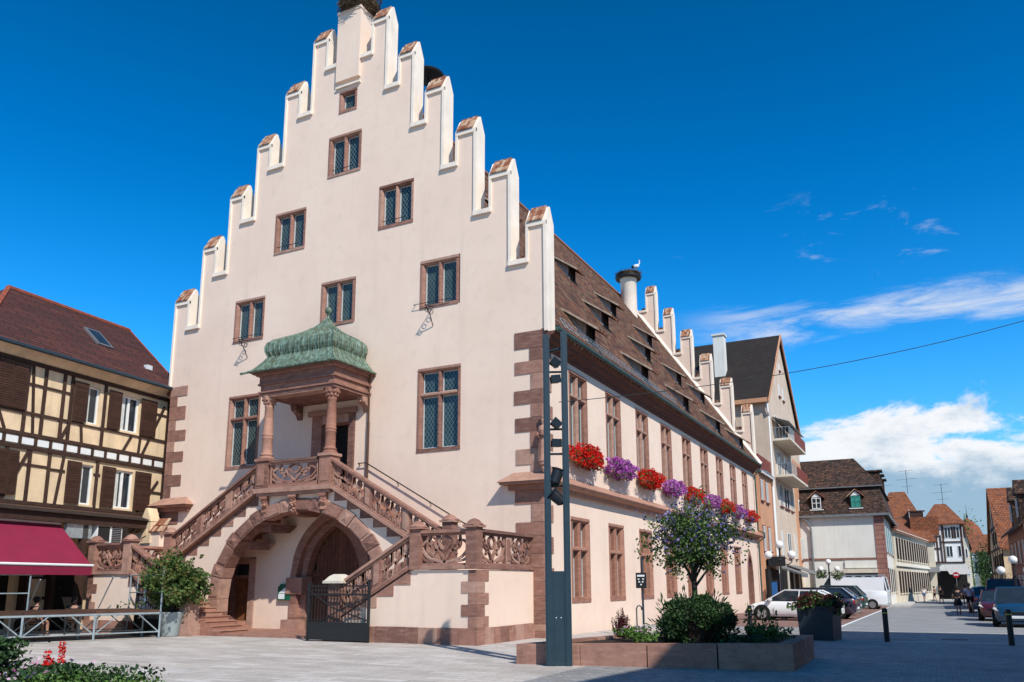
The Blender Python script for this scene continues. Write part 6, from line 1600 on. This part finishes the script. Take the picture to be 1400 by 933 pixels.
# ================================================================== STATUE, NESTS, STORK
SA = thing('statue', 'small sandstone statue of a crowned robed figure on the corner console', 'statue', (.13, -.16, 5.3))
mb = MB(); c = (.12, -.15, 0)
mb.lathe([(.04, 5.25), (.07, 5.32), (.1, 5.42), (.09, 5.46), (.16, 5.5), (.17, 5.58), (.2, 5.6), (.2, 5.65)], c, 10); mb.build('console', 'stone', SA, smooth=True)
mb = MB(); mb.lathe([(.19, 5.65), (.17, 5.8), (.15, 6.1), (.14, 6.35), (.17, 6.55), (.18, 6.7), (.14, 6.78), (.06, 6.82), (.055, 6.86), (.085, 6.92), (.09, 7.0), (.07, 7.06), (.1, 7.08), (.11, 7.16), (.09, 7.16)], c, 12, sy=.85)
mb.tube([(.26, -.14, 6.66), (.29, -.24, 6.48), (.16, -.34, 6.46), (.08, -.34, 6.5)], [.055, .05, .045, .035], 6); mb.tube([(-.03, -.14, 6.66), (-.06, -.25, 6.45), (.05, -.33, 6.42)], [.055, .05, .04], 6)
for k in range(7): a = k * .9; mb.tube([(.12 + .17 * math.cos(a), -.15 + .15 * math.sin(a), 5.66), (.12 + .13 * math.cos(a), -.15 + .11 * math.sin(a), 6.35)], .022, 5)
mb.ball((.16, -.34, 6.62), .06, 8); mb.tube([(.17, -.33, 6.45), (.15, -.34, 6.6)], .055, 6)
mb.build('figure', 'stoneL', SA, smooth=True)
def nest(x, y, z, r, h, lb, n=420):
    t = thing('stork_nest', lb, 'nest', (x, y, z), group='stork nests'); m = MB()
    m.lathe([(r * .7, 0), (r * .95, h * .3), (r, h * .7), (r * .85, h), (r * .5, h * .8), (.05, h * .7)], (x, y, z), 16); m.build('core', 'nest', t)
    m = MB()
    for k in range(n):
        a = ru(0, 6.28); q = r * ru(.75, 1.06); zz = z + ru(0, h * 1.08); b = a + ru(-.5, .5) + 1.57; l = ru(.15, .4); d = ru(-.12, .12)
        p = Vector((x + q * math.cos(a), y + q * math.sin(a), zz)); e2 = Vector((math.cos(b) * l, math.sin(b) * l, d)); m.tube([p - e2, p + e2], .012, 4)
    m.build('twigs', 'nest', t)
nest((CH[0] + CH[1]) / 2 + .12, .36, 25.56, .82, .7, 'large twig stork nest on the chimney at the top of the front gable')
nest(-7.95, 33.2, 25.1, .95, .28, 'flat twig stork nest on the round chimney of the far gable', 200)
SK = thing('stork', 'white stork with black wing tips standing on the nest of the round chimney', 'bird', (-7.3, 33.2, 25.38))
mb = MB(); mb.ball((-7.3, 33.2, 25.86), .17, 10, sx=1.6, sy=.8); mb.tube([(-7.12, 33.2, 25.92), (-7.0, 33.2, 26.1), (-7.02, 33.2, 26.25)], [.08, .045, .04], 6); mb.ball((-7.02, 33.2, 26.27), .06, 8); mb.build('body', 'white', SK, smooth=True)
mb = MB(); mb.ball((-7.5, 33.2, 25.86), .13, 8, sx=1.5, sy=.9); mb.build('wing_tips', 'iron', SK)
mb = MB(); mb.tube([(-6.98, 33.2, 26.27), (-6.75, 33.2, 26.2)], [.02, .004], 5); mb.tube([(-7.3, 33.16, 25.35), (-7.3, 33.16, 25.75)], .012, 4); mb.tube([(-7.26, 33.26, 25.35), (-7.26, 33.26, 25.75)], .012, 4); mb.build('beak_and_legs', 'tilecap', SK)
def antenna(x, y, z, h, lb):
    t = thing('antenna', lb, 'antenna', (x, y, z), group='roof antennas'); m = MB(); m.tube([(x, y, z), (x, y, z + h)], .035, 5)
    for k, w in ((.95, .9), (.6, 1.3), (.3, .7)):
        m.tube([(x - w, y, z + h * k), (x + w, y, z + h * k + .1)], .022, 4)
    m.build('mast', 'iron', t)
ns = thing('road_sign', 'small round no entry sign on a thin pole by the corner shop', 'sign', (13.6, 92, -.4)); mb = MB(); mb.tube([(13.6, 92, -.5), (13.6, 92, 2.6)], .04, 6); mb.build('pole', 'zinc', ns); mb = MB(); mb.T = Matrix.Translation((13.6, 91.93, 2.6)) @ Matrix.Rotation(R(90), 4, 'X'); mb.lathe([(.36, -.01), (.36, .01)], (0, 0, 0), 20); mb.build('disc', 'taillight', ns); mb = MB(); mb.box(13.36, 13.84, 91.9, 91.915, 2.54, 2.66); mb.build('white_bar', 'signwhite', ns)
antenna(8.9, 103, 14.0, 3.4, 'tall roof antenna on the ridge of the large orange roof'); antenna(6.4, 90, 9.5, 4.6, 'shorter roof antenna between the mansard roof and the orange roof'); antenna(13.2, 105, 12.2, 3.2, 'thin roof antenna over the black and white house')
# blue litter column by the orange house
BC = thing('advertising_column', 'slim bright blue sign column beside the arched side door', 'sign column', (1.0, 36.5, 0)); M['blue'] = mat('bright_blue_panel', (.02, .11, .32), .5, .1, 3); mb = MB(); mb.box(.85, 1.2, 36.3, 36.5, -.2, 1.8); mb.build('panel', 'blue', BC)
mb = MB(); mb.box(.81, 1.24, 36.26, 36.54, 1.802, 1.9); mb.build('frame', 'iron', BC)
# trees and ivy down the street
def bigtree(name, lb, x, y, z0, r, h, n, m='leaf', size=.35):
    t = thing(name, lb, 'tree', (x, y, z0)); b = MB(); b.tube([(x, y, z0), (x + .1, y, z0 + h * .3), (x, y, z0 + h * .6)], [.22, .18, .1], 7)
    for k in range(6): b.tube([(x, y, z0 + h * .3), (x + r * .6 * math.cos(k), y + r * .6 * math.sin(k), z0 + h * .65)], [.1, .03], 5)
    b.build('trunk', 'bark', t); greens((x, y, z0 + h * .66), r, r, h * .36, n, size, x, shell=.3, lump=.4).build('crown', m, t)
bigtree('street_tree', 'dark leafy tree in front of the yellow timbered gable house', 18.2, 104, -.5, 2.1, 7.2, 1500, 'leafD')
bigtree('street_tree', 'pale tree crown showing behind the black and white house', 16.6, 131, -.5, 2.4, 13.2, 900, 'leafB')
for x, w, hgt, lb in ((16.25, .5, 6.9, 'bright green ivy column on the left of the small white gabled house'), (18.2, .6, 6.4, 'bright green ivy column on the right of the small white gabled house')):
    t = thing('ivy', lb, 'ivy', (x, 123.6, 0)); m = MB()
    for q in range(900): m.leaf((x + ru(-w, w), 123.6 + ru(-.35, .25), ru(-.5, hgt)), .38)
    m.build('leaves', 'leafB', t)
# ================================================================== CABLE
A_ = Vector((4.1, -7.9, 5.62))
CAM = Vector((11.181, -23.963, 1.65))
def ray(px, py):
    f = 1108.31; v = Vector(((px - 708.669) / f, (py - 579.114) / f, 1))
    return RM.transposed() @ v
yaw, pitch, roll = R(-26.7117), R(11.2629), R(.27369)
fwd = Vector((math.sin(yaw) * math.cos(pitch), math.cos(yaw) * math.cos(pitch), math.sin(pitch))); rt_ = Vector((math.cos(yaw), -math.sin(yaw), 0)); dn = -rt_.cross(fwd)
r2 = rt_ * math.cos(roll) + dn * math.sin(roll); d2 = -rt_ * math.sin(roll) + dn * math.cos(roll)
RM = Matrix((r2, d2, fwd))
Bp = Vector((17.3, 1.6, 9.5))
mb = MB(); pts = []
for i in range(25):
    f = i / 24; p = A_.lerp(Bp, f); pts.append((p.x, p.y, p.z - .5 * 4 * f * (1 - f)))
mb.tube(pts, .009, 5)
tag(mb.build('overhead_cable', 'iron'), 'thin black cable running from the lamp mast across the sky to the right', 'cable')

# ================================================================== CAMERA, LIGHT, SKY
cam = bpy.data.cameras.new('camera'); co = bpy.data.objects.new('camera', cam); COL.objects.link(co); sc.camera = co
cam.sensor_width = 36; cam.lens = 1108.31 / 1400 * 36; cam.shift_x = -(8.669 / 1400); cam.shift_y = (579.114 - 466.5) / 1400
cam.clip_start = .1; cam.clip_end = 3000
mw = Matrix((r2, -d2, -fwd)).transposed().to_4x4(); mw.translation = CAM; co.matrix_world = mw
LD = Vector((-1.35, 1.0, -1.6)).normalized()
sl = bpy.data.lights.new('sun', 'SUN'); so_ = bpy.data.objects.new('sun', sl); COL.objects.link(so_)
sl.energy = SUN; sl.angle = R(.53); sl.color = (1, .945, .86); so_.rotation_euler = LD.to_track_quat('-Z', 'Y').to_euler(); so_.location = (20, -30, 40)
w = bpy.data.worlds.new('World'); sc.world = w; w.use_nodes = True; nt = w.node_tree; bg = nt.nodes['Background']
sky = nd(nt, 'ShaderNodeTexSky', sky_type='NISHITA'); sky.sun_disc = False; sky.sun_elevation = math.asin(-LD.z); sky.sun_rotation = math.atan2(-LD.x, -LD.y)
sky.altitude = 150; sky.air_density = 1.0; sky.dust_density = .35; sky.ozone_density = 3.0
hs = nd(nt, 'ShaderNodeHueSaturation'); hs.inputs['Saturation'].default_value = 1.45; hs.inputs['Value'].default_value = .95; lk(nt, sky.outputs[0], hs.inputs['Color'])
tc = nd(nt, 'ShaderNodeTexCoord').outputs['Generated']; sx = nd(nt, 'ShaderNodeSeparateXYZ'); lk(nt, tc, sx.inputs[0]); X_, Y_, Z_ = sx.outputs
def mr(v, a, b, c=0, d=1):
    n = nd(nt, 'ShaderNodeMapRange', interpolation_type='SMOOTHSTEP'); lk(nt, v, n.inputs[0])
    for i, q in enumerate((a, b, c, d)): n.inputs[i + 1].default_value = q
    return n.outputs[0]
mul = lambda a, b: math_(nt, 'MULTIPLY', a, b); add = lambda a, b: math_(nt, 'ADD', a, b)
n1 = noise_(nt, scalev(nt, tc, (7, 7, 15)), 1.0, 9, .62, .3); n2 = noise_(nt, scalev(nt, tc, (16, 16, 34)), 1.0, 7, .6)
blue = mixc(nt, 1.0, hs.outputs[0], ramp(nt, Z_, [(.02, (1.3, 1.4, 1.34)), (.24, (.8, 1.55, 1.72)), (.45, (.2, 1.28, 1.38)), (.66, (.0, 1.0, 1.0))]), 'MULTIPLY')
right = mr(X_, -.24, -.10)
# cumulus bank near the horizon on the right
lowm = mr(Z_, .235, .12); cum = mr(add(n1, mul(lowm, .33)), .60, .71); cum = mul(cum, mul(right, mr(Z_, .225, .185)))
# thin band higher up
band = mul(mr(Z_, .255, .290), mr(Z_, .335, .300)); wisp = mul(mul(mr(Z_, .31, .35), mr(Z_, .45, .38)), mr(noise_(nt, scalev(nt, tc, (9, 9, 22)), 1.6, 8, .65, .5), .60, .80)); ba = mul(add(mul(mr(add(noise_(nt, scalev(nt, tc, (5, 5, 26)), 1.3, 9, .66, .6), mul(band, .24)), .56, .90), band), mul(wisp, .4)), mr(X_, -.27, -.12))
shade = mr(add(add(mul(n2, .5), mul(n1, .5)), mul(mr(Z_, .17, .07), .30)), .50, .74)
cc = mixc(nt, shade, (CLD, CLD, CLD * 1.01), (CLD * .34, CLD * .50, CLD * .66))
c1 = mixc(nt, mul(ba, .8), blue, (CLD * .85, CLD * .88, CLD * .93)); c2 = mixc(nt, mul(cum, .95), c1, cc)
lk(nt, c2, bg.inputs[0]); bg.inputs[1].default_value = SKY
sc.view_settings.view_transform = 'Standard'; sc.view_settings.look = 'None'; sc.view_settings.exposure = EXPO; sc.view_settings.gamma = 1
sc.render.engine = 'CYCLES'; sc.cycles.max_bounces = 6; sc.cycles.use_denoising = True
